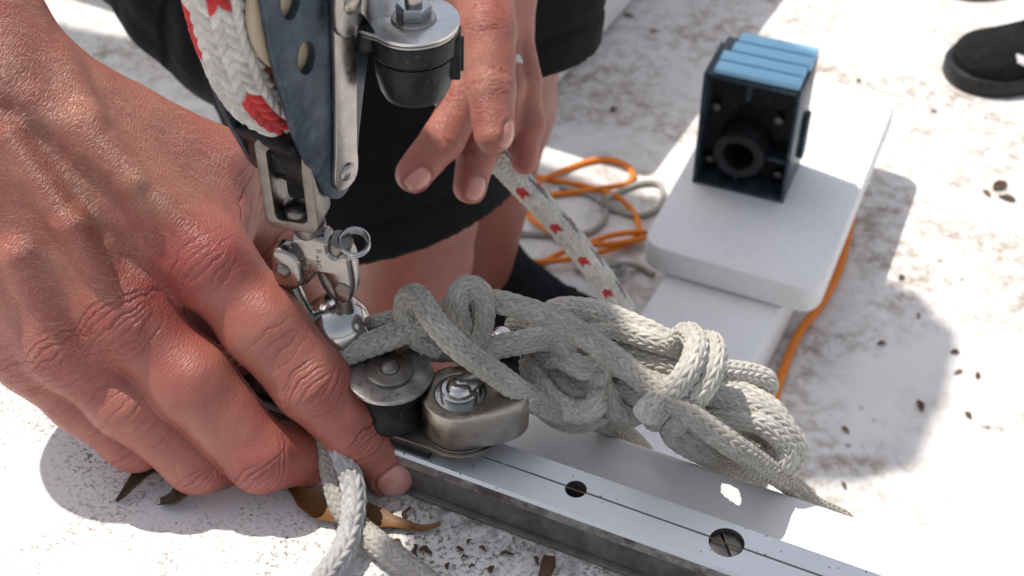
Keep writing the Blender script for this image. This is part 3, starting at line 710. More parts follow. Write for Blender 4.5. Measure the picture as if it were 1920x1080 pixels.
# clothing
def garment(name, fn, lo, hi, h, noise, m, parent, seed, mask=None):
    V, F = surfnet(fn, np.asarray(lo, float), np.asarray(hi, float), h); V = project(fn, V, 2, 1.)
    V, F = subdiv(V, F); V = project(fn, V, 1, 1.); N = grad(fn, V, 1.)
    dsp = noise*(vnoise(V*np.array([1, 1, 1.6]), 45, seed)+.5*vnoise(V, 18, seed+1))
    if mask: dsp = mask(V, dsp)
    return mobj(name, (V+N*dsp[:, None])*.001, F, m, parent)
def leg_tube(P, hip, knee, ank, r0, r1, below):
    """loose trouser leg, open at the hem below the knee"""
    ax = unit(knee-hip); dn = unit(ank-knee); hem = unit(ax*.55+dn*.75); hc = knee+hem*below
    d = smin(cone(P, hip, (hip+knee)/2, r0, (r0+r1)/2-16), cone(P, (hip+knee)/2, knee, (r0+r1)/2-16, r1), 30)
    d = smin(d, cone(P, knee, knee+hem*(below+40), r1, r1*.97), 30)
    plane = (P-hc)@hem
    inner = np.maximum(cone(P, knee-ax*20, knee+hem*(below+60), r1-5, r1-5), -((P-(hc-hem*32))@hem))
    return np.maximum(np.maximum(d, plane), -inner)
def shorts_fn(P):
    a = leg_tube(P, hipR, kneeR, ankR, 99, 62, 28); b = leg_tube(P, hipL, kneeL, ankL, 100, 66, 34)
    c = cone(P, pel+B(0, 0, -.02), pel+B(0, -.01, .10), 142, 138)
    return smin(smin(a, b, 8), c, 25)
def hem_mask(V, d):
    k = np.ones(len(V)); crease = np.zeros(len(V))
    for hip, knee, ank, below in ((hipR, kneeR, ankR, 28), (hipL, kneeL, ankL, 34)):
        hem = unit(unit(knee-hip)*.55+unit(ank-knee)*.75); e = -((V-(knee+hem*below))@hem); near = np.linalg.norm(V-knee, axis=1) < 170
        k = np.where(near, k*sst(e, 2, 50), k); crease += np.where(near, -1.6*np.exp(-((e-22)/1.8)**2)+.7*sst(e, 22, 14)*sst(e, -3, 3), 0)
        # pulled folds running round the thigh above the knee
        ax = unit(knee-hip); t = (V-hip)@ax; lat = vnoise(V, 70, 5)*30
        crease += np.where(near, 2.2*np.sin((t+lat)/9.0)*sst(e, 30, 70), 0)
    return d*k+crease
garment('shorts', shorts_fn, [-420, 540, -320], [140, 1180, 200], 5.5, 5.0, M['cloth'], person, 31, hem_mask)
def shirt_fn(P):
    d = smin(cone(P, pel+B(0, 0, .10), chest, 140, 142), cone(P, shR, shL, 60, 60), 40)
    d = smin(d, cone(P, shR, shR+(elbow-shR)*.55, 60, 50), 12); return smin(d, cone(P, shL, shL+(elbow2-shL)*.55, 60, 50), 12)
garment('shirt', shirt_fn, [-760, 480, 0], [160, 1150, 640], 14, 3, M['cloth'], person, 35)
garment('hair', lambda P: np.maximum(cone(P, head+B(0, .02, .035), head+B(0, .03, -.02), 86, 74), -(P-(head+B(0, -.045, 0)))@unit([0, 1, .45])), (head-130).tolist(), (head+130).tolist(), 9, 3, M['hair'], person, 36)
def shoe(parent, heel, toe, w, up, seed, lace=True):
    """low black shoe: sole, upper, laces, from heel to toe (mm points on the ground)"""
    ax = unit(toe-heel); L = np.linalg.norm(toe-heel); z = np.array([0, 0, 1.]); s = np.cross(z, ax)
    def fn(P):
        P0 = P; P = heel+(P-heel)*np.array([1, 1, 1.65])
        t = heel+ax*w*.42+z*(w*.42+8); b = heel+ax*(L-w*.46)+z*(w*.36+6)
        d = smin(cone(P, t, heel+ax*L*.5+z*(w*.42+8), w*.42, w*.44), cone(P, heel+ax*L*.5+z*(w*.40+8), b, w*.44, w*.46), 20)
        P = P0; d = smin(d, cone(P, heel+ax*w*.55+z*30, heel+ax*w*.6+z*up, w*.38, w*.38), 25)
        d = smin(d, cone(P, heel+ax*w*.6+z*(up*.8), heel+ax*L*.62+z*34, w*.32, w*.24), 20)
        return np.maximum(np.maximum(d, 9-(P-heel)@z), (P-heel)@z-up-6)
    lo = np.minimum(heel, toe)-w; hi = np.maximum(heel, toe)+w; lo[2] = heel[2]-10; hi[2] = heel[2]+up+40
    o = garment('shoe', fn, lo, hi, 5, .8, M['shoe'], parent, seed)
    pts = [(-.0, .40), (.25, .46), (.5, .44), (.75, .50), (.9, .45), (1.0, .20)]
    ol = [heel+ax*L*a+s*w*b for a, b in pts]+[heel+ax*L*a-s*w*b for a, b in pts[::-1]]
    sm = spline(np.array(ol), 5, True)[0][:-1]
    fr = Frame(np.array([0, 0, heel[2]])*.001, (1, 0, 0), (0, 1, 0), (0, 0, 1))
    m = MB(); m.add(*plate([(q[0], q[1]) for q in sm], (), 20, 3, fr)); m.build('sole', M['rubber'], o)
    if lace:
        for i in range(5):
            c = heel+ax*L*(.46+.06*i)+z*(72-5.5*i); m = MB()
            m.add(*tube(np.array([c-s*20-z*7, c-s*9+z*3, c+z*5, c+s*9+z*3, c+s*20-z*7+ax*6])*.001, .0026, 8, .003)); m.build('lace', M['cloth'], o)
    return o
fz = FLOOR*1000
shoe(person, np.array([ankL[0]-50, ankL[1]+35, fz]), np.array([ankL[0]+190, ankL[1]-65, fz]), 92, 104, 41)
shoe(person, np.array([ankR[0]-30, ankR[1]+50, fz]), np.array([ankR[0]+60, ankR[1]-205, fz]), 96, 88, 43)
# wedding band on the far hand
gd = unit(G1-G0); gc = G0+(G1-G0)*.62
m = MB(); m.add(*lathe([(9.15, -2.2), (9.6, -2.0), (9.7, 0), (9.6, 2.0), (9.15, 2.2), (8.9, 0), (9.15, -2.2)], 40, axframe(gc*.001, gd))); m.build('finger_ring', M['polish'], person)

# ------------------------------------------------------------------ mainsheet block, swivel becket and snap shackle
Z3 = np.array([0, 0, 1.])
BO = W(643, 318, .366)
al_ = math.radians(35); bn_ = np.array([math.cos(al_), -math.sin(al_), 0]); bu_ = unit([.075, .0, 1]); bw_ = unit(np.cross(bn_, bu_))
if bw_[1] > 0: bw_ = -bw_
BLK = Frame(BO, bw_, bu_, bn_)                              # mm: x to the rope side, y up, z out of the near cheek
block = empty('mainsheet_block', W(600, 430, .376), 'blue-black sheet block with steel straps, becket and snap shackle standing on the traveller car', 'pulley block')
def sm(pts, step=1.2): return [tuple(q) for q in spline(np.array(pts, float), step, True)[0][:-1]]
front = [(0, -9), (6, -5), (10.5, 4.5), (16.5, 19), (21, 36), (24, 50), (27.5, 79), (29, 108), (22, 135)]
rear = [(-14, 138), (-20, 105), (-18, 75), (-15.5, 55), (-12.5, 40), (-9.5, 26), (-7, 10), (-5, -4)]
cheek_ol = sm(front+rear)
ov = lambda cx, cy, rx, ry, rot=0: circ(cx, cy, rx, ry, 24, rot)
holes = [ov(17.5, 58, 3.4, 5.2, -.15), ov(12.6, 40.5, 3.3, 5.0, -.15), ov(18.5, 78, 3.2, 5, -.1), ov(-12, 58, 2.4, 5, .1)]
m = MB(); m.add(*plate(cheek_ol, holes, 2.2, .35, BLK.sub((0, 0, -2.4)))); m.build('cheek', M['cheek'], block)
m = MB(); m.add(*plate(cheek_ol, (), 2.2, .35, BLK.sub((2.5, 1, -24.5)))); m.build('cheek', M['cheek'], block)
m = MB(); m.add(*plate(sm([(10, -2), (13, 8), (16, 14), (4, 16), (-7, 12), (-5, -2), (2, -6)]), (), 19, .5, BLK.sub((0, 0, -22)))); m.build('spacer', M['black'], block)
sc = BLK.sub((3, 57, -12.6))
m = MB(); m.add(*lathe([(3, -9.4), (23.5, -9.4), (24.5, -9), (24.3, -7.8), (19.5, -5), (18, 0), (19.5, 5), (24.3, 7.6), (24.5, 9), (23.5, 9.6), (3, 9.6)], 72, sc)); m.build('sheave', M['sheave'], block)
strap_ol = sm([(0, -5.2), (3.4, -4), (4.4, 0), (3.9, 8), (3.8, 30), (4.2, 54), (4.2, 80), (-3.8, 80), (-4.0, 54), (-3.6, 30), (-3.7, 8), (-4.2, 0), (-3.2, -4)], 1.5)
m = MB(); m.add(*plate(strap_ol, (), 1.6, .35, BLK.sub((0, 0, 0)))); st = m.build('strap', M['steel'], block)
def dome(r, h, k=6): return [(r*math.cos(a), h*math.sin(a)) for a in np.linspace(0, math.pi/2, k)]
def rivet(fr, r, h, mt, parent, ped=.5):
    m = MB(); m.add(*lathe([(r*1.0, -ped), (r, 0)]+[(max(x, .02), y) for x, y in dome(r, h)], 24, fr)); return m.build('rivet', mt, parent, 50)
rivet(BLK.sub((0, 0, 1.7)), 2.7, 1.2, M['steel'], block)
# second strap with the arm to the swivel cleat
lug = sm([(0, 42.5), (4.6, 45), (5.6, 51), (5.2, 62), (5.4, 82), (-16, 82), (-17, 63), (-9, 55), (-4.6, 47)], 1.5)
m = MB(); m.add(*plate(lug, (), 1.8, .4, BLK.sub((0, 0, 1.7)))); m.build('bracket', M['steel'], block)
rivet(BLK.sub((0, 51.5, 3.6)), 3.1, 1.3, M['brass'], block)
# swivel cup
CT = W(776, 44, .346); CUP = Frame(CT, (1, 0, 0), (0, 1, 0), unit([.03, -.05, 1]))
m = MB()
po = [(11.2*math.cos(a), 11.2*math.sin(a)) for a in np.linspace(-2.45, 2.0, 40)]+[(-7, 12), (-15, 15), (-21, 12), (-21, -1), (-15, -4)]
m.add(*plate(po, [circ(0, 0, 2, 2, 16)], 1.3, .3, CUP.sub((0, 0, .1)))); tp = m.build('swivel_plate', M['rusty'], block)
m = MB(); m.add(*plate([(x*.985, y*.985) for x, y in po], (), .8, .2, CUP.sub((0, 0, -1.0)))); m.build('swivel_plate', M['steel'], block)
# bent web joining the strap to the plate
e0 = BLK((-6, 57, 3.2)); e1 = BLK((-14, 70, 3.0)); c0 = CUP((-20, 2, .8)); c1 = CUP((-12, 13, .8))
def sheet(rows, th, name, mt, parent):
    rows = np.array(rows); k, n = rows.shape[:2]; V = rows.reshape(-1, 3); nr = np.cross(rows[0, -1]-rows[0, 0], rows[-1, 0]-rows[0, 0]); nr = unit(nr)*th
    Vv = np.vstack([V, V+nr]); Fc = []; b = k*n
    for i in range(k-1):
        for j in range(n-1): q = (i*n+j, i*n+j+1, (i+1)*n+j+1, (i+1)*n+j); Fc += [q, tuple(x+b for x in q[::-1])]
    rim = [j for j in range(n)]+[i*n+n-1 for i in range(1, k)]+[(k-1)*n+j for j in range(n-2, -1, -1)]+[i*n for i in range(k-2, 0, -1)]
    for a, c in zip(rim, rim[1:]+rim[:1]): Fc.append((a, a+b, c+b, c))
    mbb = MB(); mbb.add(Vv, Fc); return mbb.build(name, mt, parent, 60)
rows = []
for t in np.linspace(0, 1, 9):
    a = BLK((-3, 47.5, 3.3))*(1-t)+CUP((-9, -6.0, .7))*t; b = BLK((-3, 80, 3.3))*(1-t)+CUP((-8, 14, .7))*t
    sag = math.sin(t*math.pi)*np.array([.000, -.0012, .0015]); rows.append([a*(1-s)+b*s+sag for s in np.linspace(0, 1, 5)])
sheet(rows, .0014, 'bracket_arm', M['steel'], block)
m = MB(); m.add(*lathe([(2, -1.2), (11.1, -1.2), (11.25, -1.6), (11.1, -6.6), (10.7, -7.2), (9.9, -7.3), (9.9, -8.0), (10.3, -8.1), (10.4, -9), (10.1, -14), (9.2, -18.5), (8.2, -20.6), (6.6, -21.6), (.02, -22)], 56, CUP)); cup = m.build('swivel_cup', M['black'], block, 28)
m = MB(); m.add(*bevbox(9.2, 11.8, -3.6, 3.2, -15, -2.5, .4, CUP)); m.add(*bevbox(10.6, 12.6, -2.4, -.6, -13, -3.2, .3, CUP)); m.build('rib', M['black'], cup)
m = MB(); m.add(*bevbox(-15, -8.5, -4, 4, -6.4, -1.3, .5, CUP)); m.build('cup_lug', M['black'], cup)
m = MB(); m.add(*lathe([(2, 1.4), (5.6, 1.4), (5.7, 1.7), (5.5, 2.3), (2, 2.4)], 36, CUP)); m.build('washer', M['steel'], block)
m = MB(); m.add(*lathe([(1.8, 2.4), (4.3, 2.4), (4.45, 2.8), (4.45, 5.4), (4.0, 6.0), (1.8, 6.1)], 6, CUP)); m.build('nut', M['polish'], block, 20)
m = MB(); m.add(*lathe([(2.2, 6.0), (2.3, 9.5), (1.8, 10.3), (.02, 10.4)], 20, CUP)); m.build('bolt', M['steel'], block)
# becket frame under the sheave
bx_ = unit([.97, -.24, .02]); by_ = unit(np.cross(Z3, bx_)); BK = Frame(W(559, 414, .373), bx_, Z3, -by_)   # x right, y up, z to the lens
def rrect(x0, x1, y0, y1, r, n=5):
    out = []
    for cx, cy, a in ((x1-r, y0+r, -math.pi/2), (x1-r, y1-r, 0), (x0+r, y1-r, math.pi/2), (x0+r, y0+r, math.pi)):
        out += [(cx+r*math.cos(a+t), cy+r*math.sin(a+t)) for t in np.linspace(0, math.pi/2, n)]
    return out
m = MB(); m.add(*plate(rrect(-7.2, 7.0, 0, 29, 3), [rrect(-5.0, 4.9, 2.2, 26.5, 2.2)], 10, .5, BK.sub((0, 0, -6)))); m.build('becket', M['dsteel'], block)
m = MB(); m.add(*bevbox(-6, 5.5, 16, 28, -8, 1.5, 1, BK)); m.build('becket_bush', M['black'], block)
m = MB(); m.add(*lathe([(.02, 5.2), (2.4, 5.0), (3.6, 4.2), (4, 3), (4, 2.3)], 28, axframe(BK((0, 0, -1)), Z3))); m.build('swivel_pin_head', M['dsteel'], block)
# snap shackle
SH = Frame(W(590, 432, .3765), bx_, Z3, -by_)
def shp(L): return [((x-590)/6.9, (432-y)/5.15) for x, y in L]
m = MB(); m.add(*lathe([(3, 2.6), (4.5, 2.4), (4.6, .2), (3.9, -1.5), (3.8, -6), (4.3, -9)], 32, axframe(SH((-1.6, 0, -.5)), Z3))); m.build('shackle_neck', M['dsteel'], block)
bo = sm(shp([(556, 452), (560, 440), (608, 438), (616, 462), (636, 470), (653, 462), (657, 490), (656, 520), (646, 543), (634, 542), (626, 512), (610, 494), (590, 496), (570, 514), (556, 520), (550, 490)]), .8)
m = MB(); m.add(*plate(bo, (), 7.0, 1.3, SH.sub((0, 0, -3.5)))); shb = m.build('shackle_body', M['pewter'], block, 50)
m = MB(); m.add(*lathe([(.02, .5), (2.1, .5), (2.4, .2), (2.4, 0)], 24, SH.sub(((645-590)/6.9, (432-520)/5.15, 3.5)))); m.build('rivet', M['dsteel'], shb)
lo_ = sm(shp([(516, 474), (520, 461), (533, 456), (552, 462), (563, 478), (562, 504), (551, 518), (534, 522), (519, 508)]), .8)
m = MB(); m.add(*plate(lo_, (), 5.4, 1.0, SH.sub((0, 0, .6)))); bl = m.build('bail_lug', M['pewter'], block, 50)
rivet(SH.sub(((533-590)/6.9, (432-489)/5.15, 6.0)), 2.35, 1.3, M['dsteel'], bl)
def shw(x, y, z): return SH(((x-590)/6.9, (432-y)/5.15, z))
m = MB(); m.add(*tube([shw(534, 508, 3), shw(541, 535, 3), shw(552, 566, 3), shw(570, 598, 3.4), shw(596, 625, 4), shw(628, 640, 4)], .0023, 14, .0008, flat=1.25)); m.build('bail', M['pewter'], block, 60)
m = MB(); m.add(*tube([shw(600, 492, -1), shw(600, 515, -1), shw(612, 540, -1), shw(628, 556, -1), shw(632, 585, -1)], .0026, 14, .0008)); m.build('gate', M['dsteel'], block, 60)
m = MB(); m.add(*lathe([(.02, 0), (3.5, 0), (3.7, -.4), (3.6, -4.5), (3.2, -6)], 28, axframe(shw(637, 446, -1), unit([.25, -.1, 1])))); m.build('plunger', M['dsteel'], block)
hc = shw(662, 450, -1.5); hx_ = unit(bx_*.95+Z3*-.18); hy_ = unit(np.cross(unit([.1, -.35, 1]), hx_)); hz_ = np.cross(hx_, hy_)
hel = [hc+.0040*(math.cos(a)*hx_+math.sin(a)*hy_)+hz_*(-.00105*a/6.283+.001) for a in np.linspace(0.3, 2*math.pi*2.8, 90)]
m = MB(); m.add(*tube(np.array(hel), .00056, 10, .0005)); m.build('split_ring', M['polish'], block, 80)
# maker's mark on the shackle
def text(s, size, fr, mt, parent, name):
    cu = bpy.data.curves.new('t', 'FONT'); cu.body = s; cu.size = size; cu.extrude = .06; cu.align_x = 'CENTER'; cu.align_y = 'CENTER'; cu.resolution_u = 2
    ob = bpy.data.objects.new('t', cu); scene.collection.objects.link(ob); me = bpy.data.meshes.new_from_object(ob.evaluated_get(bpy.context.evaluated_depsgraph_get()))
    V = np.array([v.co[:] for v in me.vertices]); Fc = [tuple(q.vertices) for q in me.polygons]; bpy.data.objects.remove(ob)
    m = MB(); m.add(fr(V), Fc); m.build(name, mt, parent)
rt = [[math.cos(-1.45), math.sin(-1.45), 0], [-math.sin(-1.45), math.cos(-1.45), 0], [0, 0, 1]]
for s, (x, y) in (('R', (604, 462)), ('C', (599, 490))):
    text(s, 2.6, SH.sub(((x-590)/6.9, (440-y)/5.15, 3.53), rt), M['dsteel'], shb, 'letter')
am = MB()
for a, b in (((600, 470), (600, 484)), ((595, 479), (600, 484)), ((605, 479), (600, 484)), ((597, 473), (603, 473))):
    am.add(*tube(np.array([SH(((x-590)/6.9, (440-y)/5.15, 3.5)) for x, y in (a, ((a[0]+b[0])/2, (a[1]+b[1])/2), b)]), .00016, 6, .0005))
am.build('anchor_mark', M['dsteel'], shb)

# ------------------------------------------------------------------ traveller car with sheave and bronze cam cleat
def rx(px, py, z): return rail_xy(onz(px, py, z*.001))
cx, cy = rx(864, 795, 22); sx, sy = rx(737, 768, 22); ex, ey = rx(632, 668, 22)
car = empty('traveller_car', RAIL((sx, sy, 16)), 'dark steel traveller car with black sheave and bronze cleat riding on the aluminium rail', 'traveller car')
def RL(x, y, z): return RAIL.sub((x, y, z))
pl = [(ex-45, 0), (cx-4, cy-11.6)]+[(cx+12.2*math.cos(a), cy+12.2*math.sin(a)) for a in np.linspace(-1.6, 1.75, 20)]+[(sx+10, sy+13), (ex-45, 19)]
m = MB(); m.add(*plate(pl, (), 1.8, .3, RL(0, 0, 20))); m.build('base_plate', M['dsteel'], car)
m = MB(); m.add(*bevbox(ex-45, sx+16, 1, 15, 16.3, 20, .5, RAIL)); m.build('slider', M['black'], car)
m = MB(); m.add(*bevbox(sx+8, sx+14, sy+8, sy+14, 21.8, 28, .8, RAIL)); m.build('end_tab', M['dsteel'], car)
m = MB(); m.add(*lathe([(9.6, 21.9), (10.8, 22.2), (11.0, 24), (9.4, 27), (9.2, 30), (10.6, 34), (10.9, 36.5), (9, 36.6)], 48, RL(sx, sy, 0))); shv = m.build('guide_sheave', M['black'], car, 40)
m = MB(); m.add(*lathe([(.02, 36.6), (12.2, 36.6), (12.5, 36.9), (12.4, 37.6), (11.9, 37.9), (.02, 37.9)], 56, RL(sx, sy, 0))); m.build('cover_washer', M['steel'], shv)
m = MB(); m.add(*lathe([(.02, 37.9), (6.8, 37.9), (6.9, 38.9), (6.3, 39.3), (.02, 39.3)], 40, RL(sx, sy, 0))); m.build('small_washer', M['dsteel'], shv)
rivet(RL(sx, sy, 39.4), 2.9, 1.8, M['dsteel'], shv)
# bronze cam body: round boss running out into a tangent arm
da = math.radians(38); ar = np.array([math.cos(da), math.sin(da)]); pe_ = np.array([-ar[1], ar[0]])
arc = [(10.2*math.cos(a), 10.2*math.sin(a)) for a in np.linspace(da+math.pi*.62, da+math.pi*1.5, 26)]
tip = [tuple(ar*11-pe_*9.8), tuple(ar*16-pe_*8.0), tuple(ar*18-pe_*4.5), tuple(ar*14+pe_*.5), tuple(ar*6+pe_*8.6), tuple(pe_*10)]
ol = sm(arc+tip, .9)
m = MB(); m.add(*plate([(cx+x, cy+y) for x, y in ol], [circ(cx, cy, 7.9, 7.9, 36)], 13, .9, RL(0, 0, 22.4))); cam_b = m.build('cam_body', M['brass'], car, 40)
m = MB(); m.add(*lathe([(7.8, 30), (7.7, 34.2), (7.0, 34.8), (5.6, 34.8), (5.5, 36.6), (5.0, 37.1), (3.9, 37.1), (3.7, 37.4)]+[(max(3.7*math.cos(a), .02), 37.4+2.3*math.sin(a)) for a in np.linspace(0, math.pi/2, 7)], 48, RL(cx, cy, 0))); m.build('cam_pivot', M['polish'], cam_b, 40)
m = MB(); m.add(*lathe([(7.9, 22.5), (11.2, 22.5), (11.3, 22.1), (7.9, 21.9)], 48, RL(cx, cy, 0))); m.build('thrust_washer', M['dsteel'], cam_b)
c3 = RAIL((cx, cy, 36.6))
m = MB(); m.add(*tube(np.vstack([c3, c3+np.array([.004, .0045, .0005]), W(888, 678, .408), W(905, 648, .410), W(925, 628, .412)]), .0024, 14, .0008, flat=1.4)); m.build('swivel_arm', M['steel'], car, 60)
# bail strap over the car (bright dome) and the fairlead ring
def strap(c, ax, wd, R_, width, th, name, mt, parent, bulge=1.2, a0=0, a1=math.pi, n=28, zs=1.0, up=Z3):
    rows_o = []; rows_i = []
    for a in np.linspace(a0, a1, n):
        ro = []; ri = []
        for s in np.linspace(-1, 1, 9):
            R2 = R_+bulge*(1-s*s); d = math.cos(a)*ax+math.sin(a)*zs*up
            ro.append(c+d*R2*.001+wd*s*width*.5*.001); ri.append(c+d*(R2-th)*.001+wd*s*width*.5*.001)
        rows_o.append(ro); rows_i.append(ri)
    O = np.array(rows_o).reshape(-1, 3); I = np.array(rows_i).reshape(-1, 3); k = 9; b = len(O); Fc = []
    for i in range(n-1):
        for j in range(k-1): q = (i*k+j, i*k+j+1, (i+1)*k+j+1, (i+1)*k+j); Fc += [q, tuple(x+b for x in q[::-1])]
        Fc += [(i*k, i*k+b, (i+1)*k+b, (i+1)*k), (i*k+k-1, (i+1)*k+k-1, (i+1)*k+k-1+b, i*k+k-1+b)]
    Fc += [tuple(range(k))+tuple(b+j for j in range(k-1, -1, -1)), tuple((n-1)*k+j for j in range(k))+tuple((n-1)*k+j+b for j in range(k-1, -1, -1))]
    mm_ = MB(); mm_.add(np.vstack([O, I]), Fc); return mm_.build(name, mt, parent, 60)
dm = axframe(W(631, 611, .402), unit([.30, -.05, .95]))
hm = [(max(10.0*math.sin(a), .02), 10.0*math.cos(a)) for a in np.linspace(0, 1.75, 16)]
m = MB(); m.add(*lathe(hm+[(x*.88, y*.88) for x, y in hm[::-1][:-1]], 48, dm)); m.build('bail_dome', M['polish'], car, 60)
m = MB(); m.add(*tube(np.array([dm((6, -1, 1)), dm((9, -3, -4)), dm((11, -4, -10)), dm((12, -4, -15))]), .0040, 14, .0008, flat=.6)); m.build('bail_leg', M['polish'], car, 60)
strap(W(938, 662, .413), unit(AR*.7+TN*.7), unit(AR*.75-TN*.65), 6.8, 5, 1.0, 'fairlead', M['polish'], car, .3, -.4, math.pi+.4, zs=1.25)

# ------------------------------------------------------------------ ropes
GREY = (.45, .415, .36); LIGHT = (.60, .565, .50)
sheet = empty('mainsheet', BLK((10, 10, -12)), 'thick white mainsheet rope with red flecks running through the block and far hand', 'rope')
rp = [(36, 112), (35, 92), (31.5, 72), (27.5, 52), (21.5, 34), (13, 22), (2, 17.5), (-10, 22), (-19, 38), (-22, 60), (-22, 95)]
FL = [([2, 3], 13, 5, 0, (.56, .025, .03)), ([8, 9], 13, 4, 7, (.56, .03, .035))]
rope('rope_strand', np.array([BLK((x, y, -12.6)) for x, y in rp]), .0071, sheet, (.70, .66, .60), 16, .0038, .0013, [([0, 1], 12, 5, 3, (.58, .03, .03)), ([4, 5], 10, 4, 6, (.58, .03, .03)), ([8, 9], 10, 5, 9, (.58, .03, .03)), ([12, 13], 10, 5, 1, (.58, .03, .03))], 40, 1)
tail = dp((760, 60, .60), (800, 132, .615), (834, 178, .632), (886, 240, .650), (936, 302, .664), (1000, 368, .676), (1052, 425, .69), (1112, 500, .71), (1168, 580, .735), (1210, 650, .76), (1240, 740, .80))
rope('rope_strand', tail, .0062, sheet, (.64, .61, .54), 16, .0030, .0011, [([0, 1], 9, 2, 0, (.50, .03, .03)), ([4], 9, 2, 5, (.50, .03, .03)), ([8, 9], 9, 2, 3, (.50, .03, .03)), ([12], 9, 2, 7, (.50, .03, .03)), ([13], 9, 5, 0, (.22, .24, .27))], 12, 2)
ctl = empty('control_line', RAIL((cx+30, 30, 4)), 'pale grey braided control line knotted beside the cleat and hanked over the deck edge', 'rope')
def g(L, r=.0036, base=GREY, seed=0, **k): return rope('rope_strand', zp(*L), r, ctl, base, 14, .0027, .0010, None, k.pop('fuzz', 22), seed, **k)
# knot at the car
g([(600, 690, 34), (655, 660, 40), (720, 636, 43), (790, 607, 46), (835, 586, 49), (864, 570, 51)], seed=1)
g([(640, 650, 36), (690, 616, 40), (740, 600, 42), (790, 588, 42), (835, 600, 40), (850, 640, 38)], 0.00297, seed=2)
g([(830, 660, 36), (790, 640, 40), (763, 600, 47), (762, 562, 53), (782, 556, 57), (812, 598, 58), (856, 648, 53), (925, 697, 44), (990, 745, 32), (1050, 776, 18), (1110, 786, 10), (1150, 801, 0), (1182, 824, -12), (1208, 850, -28)], 0.00333, seed=3)
g([(760, 640, 36), (800, 655, 34), (850, 655, 35), (868, 620, 44), (856, 570, 56), (872, 538, 61), (900, 552, 58), (905, 600, 48), (888, 650, 40), (850, 664, 36)], 0.00333, seed=4)
g([(885, 590, 45), (920, 566, 52), (985, 580, 52), (1060, 610, 50), (1130, 655, 46), (1210, 716, 40), (1290, 775, 38), (1370, 832, 30), (1430, 873, 15), (1478, 904, 0), (1522, 946, -22), (1590, 980, -36)], 0.00333, seed=5)
# into the hank
g([(880, 672, 36), (915, 655, 38), (970, 643, 38), (1025, 636, 36), (1058, 648, 34), (1050, 668, 30), (1010, 668, 26)], 0.00342, LIGHT, seed=6)
g([(955, 612, 30), (985, 612, 34), (1015, 622, 36), (1048, 632, 36)], 0.00333, LIGHT, seed=7)
g([(1000, 625, 26), (1040, 582, 38), (1110, 582, 40), (1180, 606, 40), (1240, 634, 38), (1290, 660, 34)], 0.00333, LIGHT, seed=8)
g([(1085, 618, 34), (1150, 615, 38), (1220, 636, 39), (1280, 656, 36), (1330, 690, 30), (1400, 700, 24), (1436, 714, 20), (1425, 735, 14), (1370, 725, 10)], 0.00333, LIGHT, seed=9)
g([(995, 668, 24), (1000, 705, 24), (1035, 750, 22), (1080, 772, 20), (1115, 762, 22), (1112, 735, 20), (1060, 705, 18)], 0.00342, LIGHT, seed=10)
g([(1010, 650, 26), (1050, 668, 30), (1090, 688, 30), (1122, 688, 28), (1120, 712, 24), (1085, 722, 18), (1050, 730, 14)], 0.00333, LIGHT, seed=11)
g([(1100, 680, 22), (1128, 720, 22), (1150, 765, 16), (1180, 780, 12), (1200, 768, 12)], 0.00333, LIGHT, seed=12)
g([(1070, 650, 22), (1140, 680, 26), (1210, 705, 28), (1280, 730, 28), (1345, 742, 28), (1420, 768, 26), (1480, 812, 20), (1496, 852, 12), (1470, 880, 6), (1430, 868, 4)], 0.00333, LIGHT, seed=13)
g([(1120, 720, 14), (1200, 745, 18), (1290, 770, 18), (1370, 782, 24), (1430, 795, 24), (1474, 832, 18), (1468, 868, 12), (1425, 862, 8), (1360, 820, 6), (1280, 790, 6)], 0.00333, LIGHT, seed=14)
g([(1110, 660, 22), (1180, 665, 30), (1240, 680, 32), (1300, 700, 30)], 0.00333, LIGHT, seed=15)
g([(1130, 700, 12), (1190, 730, 16), (1250, 765, 14), (1262, 815, 8), (1310, 848, 2), (1370, 876, -10), (1430, 906, -24)], 0.00333, LIGHT, seed=16)
g([(1240, 770, 10), (1290, 816, 8), (1345, 852, -2), (1400, 888, -16)], 0.00333, LIGHT, seed=17)
# two wrapping turns and the free end
g([(1232, 690, 18), (1262, 645, 38), (1290, 626, 46), (1306, 650, 50), (1290, 695, 48), (1262, 738, 40), (1238, 770, 26), (1225, 790, 12)], 0.00342, LIGHT, seed=18)
g([(1280, 700, 18), (1300, 660, 38), (1328, 642, 45), (1340, 668, 48), (1328, 710, 45), (1300, 752, 38), (1270, 790, 24), (1255, 800, 10)], 0.00342, LIGHT, seed=19)
g([(1262, 722, 30), (1240, 745, 38), (1218, 768, 38), (1200, 790, 36)], 0.00342, LIGHT, seed=20)
# more turns of the hank
g([(1060, 600, 30), (1120, 598, 34), (1190, 622, 36), (1250, 655, 32), (1290, 690, 26)], .0037, LIGHT, seed=41)
g([(1180, 690, 24), (1250, 712, 26), (1320, 722, 25), (1390, 738, 22), (1450, 775, 17), (1470, 815, 10), (1440, 835, 4), (1380, 812, 2)], .0037, LIGHT, seed=42)
g([(1030, 690, 20), (1070, 740, 18), (1120, 742, 18), (1170, 728, 18), (1230, 740, 16)], .0037, LIGHT, seed=43)
g([(1150, 660, 20), (1215, 690, 22), (1285, 750, 18), (1340, 800, 14), (1400, 845, 6), (1450, 862, 0), (1440, 830, 2), (1390, 800, 4)], .0036, LIGHT, seed=44)
g([(990, 700, 14), (1020, 760, 14), (1070, 790, 12), (1120, 778, 12), (1140, 745, 14), (1120, 700, 16)], .0036, LIGHT, seed=45)
